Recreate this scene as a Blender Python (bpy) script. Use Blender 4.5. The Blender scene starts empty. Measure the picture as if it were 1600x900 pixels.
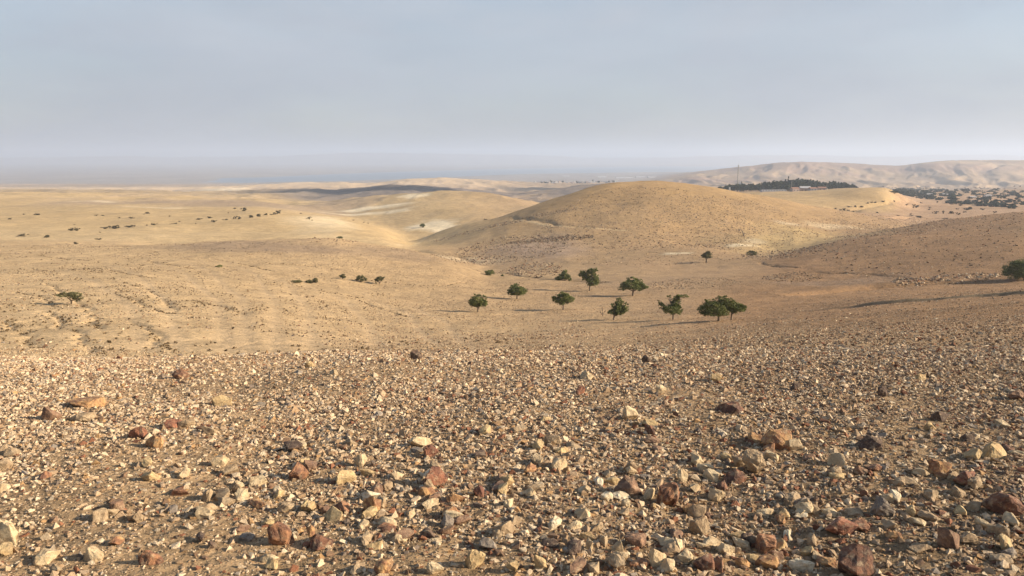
import bpy, bmesh, math, random
import numpy as np
from mathutils import Vector, Matrix

R = math.radians
C = bpy.context.scene.collection
sc = bpy.context.scene
rng = np.random.default_rng(7)
random.seed(7)

# ------------------------------------------------------------------ camera
F, VH, PITCH = 1155.0, 245.0, math.atan(205 / 1155.0)     # focal length and horizon row of the 1600 px photograph
CAMZ = 1.6
cam_d = bpy.data.cameras.new("camera")
cam = bpy.data.objects.new("camera", cam_d)
C.objects.link(cam)
cam.location = (0, 0, CAMZ)
cam.rotation_euler = (math.pi / 2 - PITCH, 0, 0)
cam_d.sensor_width = 36.0
cam_d.lens = 36.0 * F / 1600.0
cam_d.clip_start = 0.05
cam_d.clip_end = 90000
sc.camera = cam

# ------------------------------------------------------------------ light
SUN_EL, SUN_AZ = 22.0, -6.0           # azimuth from +X; negative = a little behind the camera
SUN = Vector((math.cos(R(SUN_EL)) * math.cos(R(SUN_AZ)), math.cos(R(SUN_EL)) * math.sin(R(SUN_AZ)), math.sin(R(SUN_EL))))
sl = bpy.data.lights.new("sun", "SUN")
sl.energy = 4.9
sl.angle = R(0.55)
sl.color = (1.0, 0.84, 0.635)
so = bpy.data.objects.new("sun", sl)
C.objects.link(so)
so.location = SUN * 60
so.rotation_euler = SUN.to_track_quat("Z", "Y").to_euler()

w = bpy.data.worlds.new("World")
sc.world = w
w.use_nodes = True
nt = w.node_tree
nt.nodes.clear()
N = nt.nodes.new
L = nt.links.new
out = N("ShaderNodeOutputWorld")
bg = N("ShaderNodeBackground")
sky = N("ShaderNodeTexSky")
sky.sky_type = "NISHITA"
sky.sun_disc = False
sky.sun_elevation = R(SUN_EL)
sky.sun_rotation = R(90 - SUN_AZ)
sky.altitude = 200
sky.air_density = 1.0
sky.dust_density = 1.5
sky.ozone_density = 1.0
# thin overcast: cloud veil over the physical sky, thinner towards the top of the view
tc = N("ShaderNodeTexCoord")
mp = N("ShaderNodeMapping")
mp.inputs["Scale"].default_value = (1.0, 1.0, 3.6)
nz = N("ShaderNodeTexNoise")
nz.inputs["Scale"].default_value = 2.3
nz.inputs["Detail"].default_value = 7
nz.inputs["Roughness"].default_value = 0.52
nz.inputs["Distortion"].default_value = 0.25
cr = N("ShaderNodeValToRGB")
cr.color_ramp.elements[0].position = 0.36
cr.color_ramp.elements[0].color = (0.72, 0.72, 0.72, 1)
cr.color_ramp.elements[1].position = 0.56
cr.color_ramp.elements[1].color = (0.97, 0.97, 0.97, 1)
nz2 = N("ShaderNodeTexNoise")
nz2.inputs["Scale"].default_value = 4.0
nz2.inputs["Detail"].default_value = 5
cr2 = N("ShaderNodeValToRGB")
cr2.color_ramp.elements[0].position = 0.3
cr2.color_ramp.elements[0].color = (2.54, 2.86, 3.34, 1)
cr2.color_ramp.elements[1].position = 0.7
cr2.color_ramp.elements[1].color = (2.98, 3.27, 3.72, 1)
mix = N("ShaderNodeMix")
mix.data_type = "RGBA"
L(tc.outputs["Generated"], mp.inputs["Vector"])
L(mp.outputs[0], nz.inputs["Vector"])
L(mp.outputs[0], nz2.inputs["Vector"])
L(nz.outputs["Fac"], cr.inputs[0])
L(nz2.outputs["Fac"], cr2.inputs[0])
sep = N("ShaderNodeSeparateXYZ"); L(tc.outputs["Generated"], sep.inputs[0])      # the veil thins towards the zenith
low = N("ShaderNodeMapRange"); low.inputs[1].default_value = .0; low.inputs[2].default_value = .13; low.inputs[3].default_value = .80; low.inputs[4].default_value = 1.03
vsc = N("ShaderNodeVectorMath"); vsc.operation = "SCALE"; L(cr2.outputs[0], vsc.inputs[0]); L(low.outputs[0], vsc.inputs["Scale"]); L(vsc.outputs[0], mix.inputs[7])
L(sep.outputs[2], low.inputs[0])
thin = N("ShaderNodeMapRange"); thin.inputs[1].default_value = .22; thin.inputs[2].default_value = .60; thin.inputs[3].default_value = 1.0; thin.inputs[4].default_value = .15
L(sep.outputs[2], thin.inputs[0])
mul = N("ShaderNodeMath"); mul.operation = "MULTIPLY"; L(cr.outputs[0], mul.inputs[0]); L(thin.outputs[0], mul.inputs[1]); 
gap = N("ShaderNodeVectorMath"); gap.operation = "DISTANCE"; gap.inputs[1].default_value = (-.03, .95, .27)        # a break in the veil where blue shows
wv = N("ShaderNodeVectorMath"); wv.operation = "MULTIPLY"; wv.inputs[1].default_value = (.42, .42, 1.35)
wo = N("ShaderNodeVectorMath"); wo.operation = "MULTIPLY"; wo.inputs[1].default_value = (.42, .42, 1.35); wo.inputs[0].default_value = (-.03, .95, .27)
L(tc.outputs["Generated"], wv.inputs[0]); L(wv.outputs[0], gap.inputs[0]); L(wo.outputs[0], gap.inputs[1])
gadd = N("ShaderNodeMath"); gadd.operation = "MULTIPLY_ADD"; gadd.inputs[1].default_value = .16; L(nz2.outputs["Fac"], gadd.inputs[0]); L(gap.outputs["Value"], gadd.inputs[2])
gm = N("ShaderNodeMapRange"); gm.inputs[1].default_value = .10; gm.inputs[2].default_value = .24; gm.inputs[3].default_value = .25; gm.inputs[4].default_value = 1.0; L(gadd.outputs[0], gm.inputs[0])
mul2 = N("ShaderNodeMath"); mul2.operation = "MULTIPLY"; L(mul.outputs[0], mul2.inputs[0]); L(gm.outputs[0], mul2.inputs[1]); L(mul2.outputs[0], mix.inputs[0])
L(sky.outputs[0], mix.inputs[6])

L(mix.outputs[2], bg.inputs[0])
bg.inputs[1].default_value = 0.087
L(bg.outputs[0], out.inputs[0])

sc.view_settings.view_transform = "Standard"
sc.view_settings.look = "None"
sc.view_settings.exposure = 0.97
sc.view_settings.gamma = 1.0
sc.view_settings.use_curve_mapping = False
sc.render.engine = "CYCLES"
sc.cycles.use_denoising = True
sc.cycles.max_bounces = 6
sc.cycles.diffuse_bounces = 3
sc.cycles.volume_bounces = 2
sc.cycles.use_adaptive_sampling = True
sc.cycles.adaptive_threshold = 0.02

# ------------------------------------------------------------------ helpers
def col(h):
    """sRGB 0-255 triple to linear."""
    return tuple(((c / 255) / 12.92 if c / 255 <= 0.04045 else ((c / 255 + 0.055) / 1.055) ** 2.4) for c in h)

def tag(o, label=None, cat=None, group=None, kind=None):
    if label: o["label"] = label
    if cat: o["category"] = cat
    if group: o["group"] = group
    if kind: o["kind"] = kind
    return o

def hashn(ix, iy, seed):
    h = (ix.astype(np.int64) * 374761393 + iy.astype(np.int64) * 668265263 + seed * 974634777) & 0xFFFFFFFF
    h = ((h ^ (h >> 13)) * 1274126177) & 0xFFFFFFFF
    h = h ^ (h >> 16)
    return (h & 0xFFFF) / 65535.0

def vn(x, y, seed=0):
    """value noise -1..1"""
    x = np.asarray(x, float); y = np.asarray(y, float)
    ix = np.floor(x); iy = np.floor(y)
    fx = x - ix; fy = y - iy
    fx = fx * fx * fx * (fx * (fx * 6 - 15) + 10); fy = fy * fy * fy * (fy * (fy * 6 - 15) + 10)
    a = hashn(ix, iy, seed); b = hashn(ix + 1, iy, seed); c = hashn(ix, iy + 1, seed); d = hashn(ix + 1, iy + 1, seed)
    return ((a * (1 - fx) + b * fx) * (1 - fy) + (c * (1 - fx) + d * fx) * fy) * 2 - 1

def fbm(x, y, scale, octv=4, seed=0, gain=0.5):
    s = 0; amp = 1; tot = 0; f = 1.0 / scale
    for k in range(octv):
        cth, sth = math.cos(0.7 * k + 0.3), math.sin(0.7 * k + 0.3)
        s = s + amp * vn((x * cth - y * sth) * f + 13.7 * k, (x * sth + y * cth) * f - 7.1 * k, seed + k)
        tot += amp; amp *= gain; f *= 2.03
    return s / tot * 1.6

def smooth(a, b, x):
    t = np.clip((x - a) / (b - a), 0, 1)
    return t * t * (3 - 2 * t)
# ------------------------------------------------------------------ terrain
# Profile lines: for each, knots (photo column, forward distance in m, photo row).  They give the height of the land
# along crests, hollows and valley floors; between two lines the height follows a smooth monotone curve.
def row_to_z(v, Y):
    return CAMZ - Y * math.tan(PITCH + math.atan((v - 450.0) / F))

LINES = [
 [(0,12,562),(200,12,560),(400,12,556),(600,12,548),(800,12,550),(1000,12,552),(1200,12,549),(1400,12,545),(1600,12,545)],
 [(0,22,568),(200,22,566),(400,22,563),(600,23,557),(800,24,553),(1000,25,548),(1200,25,533),(1400,25,524),(1600,25,517)],
 [(0,42,545),(200,42,545),(400,46,545),(600,52,541),(800,58,535),(1000,58,526),(1200,52,512),(1400,50,496),(1600,50,482)],
 [(0,80,478),(200,85,472),(400,95,475),(600,105,498),(800,115,498),(1000,100,506),(1200,92,496),(1400,86,474),(1600,80,456)],
 [(0,130,430),(200,130,430),(400,140,438),(600,150,452),(800,152,464),(1000,142,470),(1200,118,482),(1300,114,476),(1400,112,464),(1600,105,452)],
 [(0,215,384),(200,215,385),(320,220,379),(400,222,376),(520,222,374),(640,212,394),(700,205,408),(760,205,430),(880,210,430),(1000,210,426),(1200,180,436),(1400,160,444),(1600,150,444)],
 [(0,262,376),(200,262,379),(320,268,386),(400,272,391),(520,275,391),(640,275,398),(700,258,410),(760,258,419),(880,260,405),(1000,260,401),(1200,240,405),(1400,245,376),(1600,250,352)],
 [(0,360,358),(400,365,362),(520,345,366),(600,325,378),(640,325,388),(760,310,388),(880,315,373),(1000,320,368),(1200,280,396),(1300,300,375),(1430,320,350),(1600,325,332)],
 [(0,480,335),(400,480,336),(520,470,346),(600,440,364),(640,430,382),(700,405,372),(780,400,352),(830,400,341),(880,400,330),(1010,410,312),(1120,410,322),(1200,400,342),(1300,380,362),(1430,400,359),(1600,420,342)],
 [(0,620,320),(200,620,322),(400,620,326),(520,600,340),(600,500,362),(630,470,381),(700,450,360),(780,450,342),(830,455,325),(880,460,308),(920,470,294),(960,480,285.5),(1010,490,283.5),(1060,490,286.5),(1120,480,296),(1160,480,303),(1250,470,318),(1330,460,334),(1430,480,349),(1600,600,329)],
 [(0,760,310),(200,760,312),(400,750,317),(520,720,332),(600,640,352),(640,570,372),(700,560,371),(760,570,360),(830,600,346),(880,620,340),(1010,660,318),(1120,640,317),(1180,620,316),(1250,590,322),(1330,590,330),(1430,620,333),(1600,720,322)],
 [(0,940,303),(200,940,304),(400,900,312),(450,880,322),(520,860,316),(560,850,311),(620,850,304),(700,850,299),(760,850,303),(830,830,315),(880,820,330),(1010,820,318),(1120,760,309),(1170,750,305),(1250,750,303),(1300,750,299),(1340,750,294),(1385,740,294),(1430,780,321),(1600,820,316)],
 [(0,1150,300),(200,1150,302),(400,1080,306),(450,1060,312),(560,1080,318),(700,1100,312),(830,1100,318),(1010,1050,312),(1120,1000,300),(1250,1000,299),(1330,1000,296),(1400,1000,303),(1430,1000,310),(1600,1020,307)],
 [(0,1400,297),(200,1400,298),(330,1400,300),(400,1450,298),(450,1500,296),(520,1500,297),(580,1500,291.5),(640,1500,289.5),(720,1500,294.5),(790,1500,302),(840,1500,301),(900,1500,292),(960,1500,288),(1010,1500,292),(1120,1450,296),(1330,1400,297),(1430,1400,300),(1600,1400,298)],
 [(0,1900,298),(300,1900,301),(450,1900,303),(640,1950,303),(720,1950,303),(900,2000,298),(1010,2000,292),(1120,2000,289),(1330,2000,295),(1430,2000,295),(1600,2000,292)],
 [(0,2300,296),(200,2300,296.5),(300,2400,295),(380,2500,292),(430,2500,289),(470,2500,286.5),(540,2500,285.5),(575,2500,288.5),(640,2500,280.5),(700,2500,278.5),(760,2500,281),(830,2500,286.5),(900,2700,286),(960,2800,285),(1040,2700,283),(1100,2700,280),(1200,2700,278),(1300,2800,274),(1400,2800,277),(1500,2800,272),(1600,2800,270)],
 [(0,3400,('z',-124)),(300,3400,('z',-126)),(600,3400,('z',-130)),(960,3600,('z',-128)),(1010,3600,('z',-122)),(1040,3500,278),(1080,3500,272),(1130,3500,265),(1200,3500,256),(1260,3500,252),(1330,3500,255),(1400,3500,260),(1430,3500,256),(1480,3500,251),(1600,3500,249)],
 [(0,4300,('z',-143)),(400,4300,('z',-148.5)),(600,5000,('z',-148.5)),(800,6400,('z',-148.5)),(1000,7400,('z',-148.5)),(1600,7800,('z',-148.5))],
 [(0,4700,('z',-143)),(240,4700,('z',-143)),(420,4700,('z',-158)),(600,5400,('z',-158)),(800,6800,('z',-158)),(1000,7800,('z',-158)),(1600,8200,('z',-158))],
 [(0,4900,('z',-143)),(240,5000,('z',-143)),(420,5400,('z',-158)),(600,7300,('z',-158)),(800,9500,('z',-158)),(1000,11800,('z',-158)),(1600,12200,('z',-158))],
 [(0,5200,('z',-143)),(400,5700,('z',-148)),(600,7600,('z',-148)),(800,9800,('z',-148)),(1000,12100,('z',-148)),(1600,12500,('z',-148))],
 [(0,13500,('z',-125)),(1600,13500,('z',-125))],
 [(0,16500,('z',-20)),(300,16500,('z',10)),(600,16500,('z',50)),(900,16500,('z',15)),(1200,16500,('z',10)),(1600,16500,('z',0))],
 [(0,19500,('z',-100)),(1600,19500,('z',-100))],
]
A_TAB = np.linspace(-1.6, 1.6, 1601)
def _tab():
    Ys, Zs = [], []
    g = np.exp(-0.5 * (np.arange(-30, 31) / 7.0) ** 2); g /= g.sum()
    for k, ln in enumerate(LINES):
        a, Yk, Zk = [], [], []
        for u, Y, v in ln:
            z = v[1] if isinstance(v, tuple) else row_to_z(v, Y)
            # column to azimuth slope X/Y at that row
            if isinstance(v, tuple): t = PITCH
            else: t = math.atan((v - 450.0) / F)
            e = math.cos(PITCH) - math.tan(t if not isinstance(v, tuple) else -PITCH) * math.sin(PITCH)
            a.append((u - 800) / F / e); Yk.append(math.log(Y)); Zk.append(z)
        y = np.interp(A_TAB, a, Yk); z = np.interp(A_TAB, a, Zk)
        sg = g if k < 8 else None
        gg = g if k < 5 else (np.exp(-0.5 * (np.arange(-30, 31) / 4.5) ** 2))
        gg = gg / gg.sum()
        pad = lambda q: np.convolve(np.pad(q, 30, mode="edge"), gg, mode="valid")
        Ys.append(pad(y)); Zs.append(pad(z))
    return np.array(Ys), np.array(Zs)
TY, TZ = _tab()
TK = len(LINES)

def base_height(X, Y):
    X = np.asarray(X, float); Y = np.asarray(Y, float)
    shp = X.shape; X = X.ravel(); Y = Y.ravel()
    Yc = np.maximum(Y, 0.5)
    a = np.clip(X / Yc, -1.6, 1.6)
    fi = (a + 1.6) / 3.2 * 1600
    i0 = np.clip(fi.astype(int), 0, 1599); t = fi - i0
    KY = TY[:, i0] * (1 - t) + TY[:, i0 + 1] * t
    KZ = TZ[:, i0] * (1 - t) + TZ[:, i0 + 1] * t
    s = np.log(np.maximum(Yc, 1.0))
    h = np.diff(KY, axis=0); d = np.diff(KZ, axis=0) / h
    m = np.zeros_like(KY)
    w1 = 2 * h[1:] + h[:-1]; w2 = h[1:] + 2 * h[:-1]
    ok = d[:-1] * d[1:] > 0
    with np.errstate(divide="ignore", invalid="ignore"):
        mm = (w1 + w2) / (w1 / d[:-1] + w2 / d[1:])
    m[1:-1] = np.where(ok, mm, 0.0)
    Y12 = np.exp(KY[0]); c = -KZ[0] / Y12 ** 2
    m[0] = -2 * c * Y12 ** 2                    # slope dz/ds of the near parabola
    m[-1] = d[-1]
    k = np.clip((s[None, :] >= KY).sum(axis=0) - 1, 0, TK - 2)
    idx = np.arange(len(s))
    y0 = KY[k, idx]; hh = h[k, idx]; q = np.clip((s - y0) / hh, 0, 1)
    z0 = KZ[k, idx]; z1 = KZ[k + 1, idx]; m0 = m[k, idx] * hh; m1 = m[k + 1, idx] * hh
    q2 = q * q; q3 = q2 * q
    z = (2 * q3 - 3 * q2 + 1) * z0 + (q3 - 2 * q2 + q) * m0 + (-2 * q3 + 3 * q2) * z1 + (q3 - q2) * m1
    z = np.where(s > KY[-1], KZ[-1], z)
    near = s < KY[0]
    z = np.where(near, -c * np.maximum(Y, 0) ** 2, z)
    return z.reshape(shp)

def seg_dist(X, Y, pts):
    """signed distance to a polyline (positive = to the left of its direction) and position along it 0..1"""
    best = np.full(X.shape, 1e9); sd = np.zeros(X.shape); al = np.zeros(X.shape)
    n = len(pts) - 1
    for i in range(n):
        (x0, y0), (x1, y1) = pts[i], pts[i + 1]
        dx, dy = x1 - x0, y1 - y0; l2 = dx * dx + dy * dy
        t = np.clip(((X - x0) * dx + (Y - y0) * dy) / l2, 0, 1)
        ex, ey = X - x0 - t * dx, Y - y0 - t * dy
        dd = np.hypot(ex, ey); cr_ = (dx * ey - dy * ex)
        mk = dd < best
        best = np.where(mk, dd, best); sd = np.where(mk, np.sign(cr_) * dd, sd); al = np.where(mk, (i + t) / n, al)
    return best, sd, al

def pix(u, v):
    """world point of the bare land seen at a pixel of the photograph"""
    t = math.atan((v - 450.0) / F)
    dy = math.cos(PITCH) - math.tan(t) * math.sin(PITCH)
    a = (u - 800) / F / dy
    tz = -math.tan(PITCH + t)
    Y = np.exp(np.linspace(math.log(1.5), math.log(17000), 2600))
    g = base_height(a * Y, Y) - (CAMZ + tz * Y)
    hit = np.nonzero(g > 0)[0]
    if len(hit) == 0: return None
    i = max(hit[0], 1)
    y = Y[i - 1] + (Y[i] - Y[i - 1]) * (-g[i - 1]) / (g[i] - g[i - 1])
    return (a * y, y)

def pl(*uv):
    return [pix(u, v) for u, v in uv]

GULLIES = []       # (points, half width, depth, asymmetry)
def add_gully(pts, wd, dp, both=0.5):
    p = [q for q in pts if q]
    if len(p) > 1: GULLIES.append((p, wd, dp, both))

add_gully(pl((1210,463),(1290,455),(1380,447),(1470,440),(1600,438)), 2.0, 0.9)
add_gully(pl((1240,424),(1310,426),(1370,430),(1430,437)), .8, 0.45)
add_gully(pl((760,425),(820,431),(870,436),(905,439),(960,441)), 1.6, 0.8)
add_gully(pl((520,374),(580,381),(650,390),(720,399),(760,414)), 2.2, 0.8)
add_gully(pl((230,406),(265,413),(300,420)), 0.7, 0.28)
add_gully(pl((62,438),(95,452),(130,478),(150,500),(162,520)), 0.4, 0.16)
add_gully(pl((65,486),(82,487),(110,512),(140,535),(162,556)), 0.4, 0.16)
add_gully(pl((170,457),(215,470),(250,485),(275,489)), 0.4, 0.14)
add_gully(pl((415,411),(470,414),(530,422)), 0.7, 0.25)
add_gully(pl((500,455),(540,462),(570,466)), 0.5, 0.2)
add_gully(pl((1300,335),(1340,326),(1390,319),(1430,314)), 3.0, 1.3)
add_gully(pl((1380,339),(1430,341),(1480,342)), 2.2, 1.1)
add_gully(pl((780,343),(840,346),(900,352),(975,359)), 1.8, 0.7)
add_gully(pl((1180,407),(1210,415),(1250,420)), .8, 0.4)
for pp in (((60,400),(95,404),(140,408)),((150,418),(200,428),(250,436)),((20,455),(60,462),(95,480)),((190,440),(235,452),(262,470),(276,489)),((300,470),(350,478),(390,492)),((330,404),(380,414),(430,425)),((560,470),(610,486),(650,500)),((10,500),(40,520),(60,545)),((205,500),(240,520),(262,545)),((600,440),(680,448),(740,440))):
    add_gully(pl(*pp), .45, .16)
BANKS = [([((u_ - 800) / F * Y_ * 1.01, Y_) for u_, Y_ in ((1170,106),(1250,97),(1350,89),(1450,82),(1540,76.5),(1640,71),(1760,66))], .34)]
TRAILS = []
for pp in (((150,404),(215,430),(262,470),(282,548)),((205,400),(290,428),(340,468),(355,548)),((262,402),(330,424),(378,466),(388,548)),((330,406),(400,428),(428,468),(431,548)),
          ((392,418),(450,443),(480,480),(490,545)),((462,438),(540,470),(577,508),(592,543)),((545,448),(640,490),(692,540)),((610,455),(700,505),(735,543)),((60,410),(150,440),(205,480),(225,550))):
    TRAILS.append(pl(*pp))

def height(X, Y):
    X = np.asarray(X, float); Y = np.asarray(Y, float)
    z = base_height(X, Y)
    r = np.hypot(X, Y)
    z = z + 0.035 * fbm(X, Y, 1.3, 3, 11) * smooth(0.5, 3, r) * (1 - smooth(300, 600, r)) * 1.0
    z = z + 0.14 * fbm(X, Y, 9.0, 3, 21) * smooth(25, 70, r) * (1 - smooth(800, 1500, r))
    z = z + 1.1 * fbm(X, Y, 55.0, 3, 31) * smooth(150, 330, r) * (1 - smooth(2500, 4000, Y) * 0.0) * (1 - smooth(3000, 5000, r))
    # dry washes and eroded flanks on the hills farther off
    amp = smooth(600, 1000, Y) * (1 - smooth(4200, 5000, Y))
    rid = 1 - np.abs(fbm(X * 1.3, Y * 0.8, 120.0, 4, 41))
    z = z + (rid - 0.7) * 7.0 * amp * (1 - .6 * smooth(.1, .2, X / np.maximum(Y, 1)))
    a = X / np.maximum(Y, 1)
    amp2 = smooth(1750, 2300, Y) * (1 - smooth(3900, 4300, Y)) * smooth(0.17, 0.24, a)
    amp2 = amp2 * (1 - smooth(3150, 3600, Y) * .75)
    ua = X / np.maximum(Y, 1) * 3000
    rid2 = np.abs(fbm(ua + .10 * Y + 60 * fbm(X, Y, 500, 2, 55), Y * .22, 230.0, 5, 51, .55))
    z = z - 13.0 * amp2 * (1 - smooth(0, .6, rid2)) + 9 * amp2 * fbm(ua, Y * .4, 420, 3, 53)
    amp3 = smooth(13000, 15000, Y) * (1 - smooth(17500, 19000, Y))
    z = z + fbm(X, Y, 2600.0, 4, 61) * 60 * amp3
    z = z + 2.6 * fbm(X, Y, 900, 4, 77) * smooth(3900, 4500, Y) * (1 - smooth(9000, 13000, Y)) * (z > -157)
    for pts, wd, dp, _b in GULLIES:
        xs = [p[0] for p in pts]; ys = [p[1] for p in pts]; m = wd * 5
        mk = (X > min(xs) - m) & (X < max(xs) + m) & (Y > min(ys) - m) & (Y < max(ys) + m)
        if mk.any():
            xx, yy = X[mk], Y[mk]
            wob = 1.3 * wd * fbm(xx, yy, wd * 9, 2, 71)
            d, sd, al = seg_dist(xx + wob, yy + wob * .5, pts)
            fade = smooth(0.0, 0.15, al) * (1 - smooth(0.85, 1.0, al))
            z[mk] -= dp * np.exp(-(d / wd) ** 2) * fade
    # low bank on the right, facing away from the sun
    for pts, hgt in BANKS:
        d, sd, al = seg_dist(X, Y + 2.2 * fbm(X, Y, 16, 3, 75), pts)
        mk_ = d < 90
        z = z + np.where(mk_, hgt * (1 + .5 * fbm(X, Y, 7, 2, 76)) * smooth(-.9, .7, sd) * np.exp(-np.maximum(sd, 0) / 16) * smooth(.08, .5, al) * (1 - smooth(.93, 1, al)) , 0)
    for pts in TRAILS:
        p = [q for q in pts if q]
        xs = [q[0] for q in p]; ys = [q[1] for q in p]
        mk = (X > min(xs) - 4) & (X < max(xs) + 4) & (Y > min(ys) - 4) & (Y < max(ys) + 4)
        if mk.any():
            d, sd, al = seg_dist(X[mk], Y[mk], p)
            z[mk] -= 0.07 * np.exp(-(d / 0.75) ** 2) * smooth(0, .35, al)
    return z

def zat(x, y):
    return float(height(np.array([x]), np.array([y]))[0])

def disc(X, Y, u, v, ru, rv, soft=0.6, wob=0.35):
    """soft patch on the land: centre and half sizes given as seen in the photograph, laid out in metres on the ground"""
    c = pix(u, v)
    if c is None: return np.zeros_like(X)
    rx = ru / F * c[1]
    n1, n2 = pix(u, v + rv), pix(u, v - rv)
    ry = max(3.0, 0.5 * abs((n2[1] if n2 else c[1] * 1.3) - n1[1]))
    d = np.hypot((X - c[0] - (Y - c[1]) * c[0] / c[1]) / rx, (Y - c[1]) / ry) + wob * fbm(X / rx, Y / ry, 0.8, 3, int(u + v))
    return 1 - smooth(1 - soft, 1 + soft * .6, d)

def soil(X, Y):
    a = X / np.maximum(Y, 1.0)
    r = np.hypot(X, Y)
    n = fbm(X, Y, 30, 4, 81)
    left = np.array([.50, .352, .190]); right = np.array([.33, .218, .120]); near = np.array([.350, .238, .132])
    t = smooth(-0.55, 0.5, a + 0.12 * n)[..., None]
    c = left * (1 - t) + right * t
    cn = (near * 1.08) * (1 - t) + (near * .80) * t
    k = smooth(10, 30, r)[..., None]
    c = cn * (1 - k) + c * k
    def blend(c, wgt, q):
        wgt = np.clip(wgt, 0, 1)[..., None]
        return c * (1 - wgt) + np.array(q) * wgt
    # mound: ochre flanks, paler skirt
    md = (Y > 240) & (Y < 720)
    mnd = np.exp(-(((a - 0.17) / 0.33) ** 2) - (((Y - 470) / 150) ** 2)) * (1 + .25 * n)
    c = blend(c, mnd * 1.1 * md, (.40, .260, .120))
    c = blend(c, .75 * disc(X, Y, 1250, 372, 130, 16), (.52, .37, .17))
    c = blend(c, .8 * disc(X, Y, 840, 385, 70, 20), (.33, .24, .17))
    # hillside on the right
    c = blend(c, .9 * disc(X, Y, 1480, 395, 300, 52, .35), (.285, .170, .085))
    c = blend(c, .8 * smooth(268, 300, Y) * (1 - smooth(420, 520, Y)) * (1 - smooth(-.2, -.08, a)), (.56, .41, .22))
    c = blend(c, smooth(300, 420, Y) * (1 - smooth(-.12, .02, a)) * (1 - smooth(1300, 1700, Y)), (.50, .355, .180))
    # flat with bushes beyond the right hillside
    c = blend(c, smooth(420, 520, Y) * smooth(.42, .52, a + .05 * n) * (1 - smooth(1000, 1300, Y)), (.42, .27, .155))
    c = blend(c, smooth(560, 640, Y) * (1 - smooth(830, 900, Y)) * smooth(.28, .34, a) * (1 - smooth(.50, .53, a)), (.45, .31, .15))
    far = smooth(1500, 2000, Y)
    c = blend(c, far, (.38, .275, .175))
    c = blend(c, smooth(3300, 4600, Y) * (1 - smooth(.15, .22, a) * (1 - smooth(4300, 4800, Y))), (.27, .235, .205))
    mauve_shade = smooth(900, 1150, Y) * (1 - smooth(1750, 2050, Y)) * (1 - smooth(.10, .2, a)) * smooth(-.45, .25, fbm(X * .8, Y * .45, 260, 4, 99) + .32)
    c = blend(c, .95 * mauve_shade * (.35 + .65 * smooth(-.42, -.25, a)), (.20, .165, .14))  # shade over the far valley, put into the soil colour
    c = blend(c, .55 * smooth(560, 700, Y) * (1 - smooth(900, 1100, Y)) * (1 - smooth(-.25, -.1, a)) * smooth(.0, .5, fbm(X, Y * .5, 150, 4, 98)), (.36, .27, .20))
    c = blend(c, far * smooth(.15, .25, a) * smooth(-.2, .5, fbm(X + .5 * Y, Y, 420, 4, 91)), (.30, .205, .15))
    c = blend(c, smooth(2100, 2300, Y) * (1 - smooth(2700, 3000, Y)) * (1 - smooth(-.1, .1, a)), (.60, .44, .27))  # sunlit look of the far ridges painted as paler soil
    # chalk outcrops and washed pans
    for (u, v, ru, rv, kk) in ((676,352,36,8,1.3),(585,325,55,3,1.2),(560,335,60,2,1.),(650,305,22,3,.9),(505,345,50,8,.5),(620,330,26,3,.8),
                          (1160,382,26,3,.7),(1180,375,18,4,.4),(1058,396,26,1.5,.8),(1300,355,40,4,.35),(1230,350,22,2,.4),
                          (740,405,60,6,.25),(250,325,60,1.5,.4),(150,314,40,1.,.5),(345,299,50,1.,.7),(105,302,30,.8,.3)):
        c = blend(c, kk * disc(X, Y, u, v, ru, rv), (.76, .63, .42))
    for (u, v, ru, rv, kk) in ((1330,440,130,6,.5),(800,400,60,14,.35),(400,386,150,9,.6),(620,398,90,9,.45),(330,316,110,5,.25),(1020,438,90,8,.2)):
        c = blend(c, kk * disc(X, Y, u, v, ru, rv), (.25, .18, .125))  # darker ground, with the left crest's shadow line painted in
    for pts in TRAILS:
        p = [q for q in pts if q]
        xs = [q[0] for q in p]; ys = [q[1] for q in p]
        mk = (X > min(xs) - 3) & (X < max(xs) + 3) & (Y > min(ys) - 3) & (Y < max(ys) + 3)
        if mk.any():
            d, sd, al = seg_dist(X[mk], Y[mk], p)
            wgt = (.32 * np.exp(-(d / .8) ** 2) * smooth(0, .4, al))[..., None]
            c[mk] = c[mk] * (1 - wgt) + np.array((.45, .33, .205)) * wgt
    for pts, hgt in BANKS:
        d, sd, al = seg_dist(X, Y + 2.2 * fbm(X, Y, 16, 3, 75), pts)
        c = blend(c, .85 * np.exp(-((sd - .1) / .7) ** 2) * smooth(.15, .5, al), (.17, .13, .075))  # shade on the bank's face painted as a dark soil band
    # footpaths
    for pts, wd in ((pl((620,382),(700,358),(760,345)), 1.2), (pl((800,344),(850,350),(920,356),(975,361)), 1.6)):
        d, sd, al = seg_dist(X, Y, pts)
        c = blend(c, .7 * np.exp(-(d / wd) ** 2), (.62, .47, .27))
    c = c * (1 + .10 * n[..., None] + .06 * fbm(X, Y, 4, 3, 95)[..., None] * (1 - smooth(300, 800, r))[..., None])
    c = c * (1 + .16 * smooth(500, 900, Y)[..., None] * fbm(X * 1.0, Y * .6, 240, 4, 97)[..., None])
    c = c * (1 - .10 * smooth(60, 200, r)[..., None])
    return np.clip(c, 0.02, .85)

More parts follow.
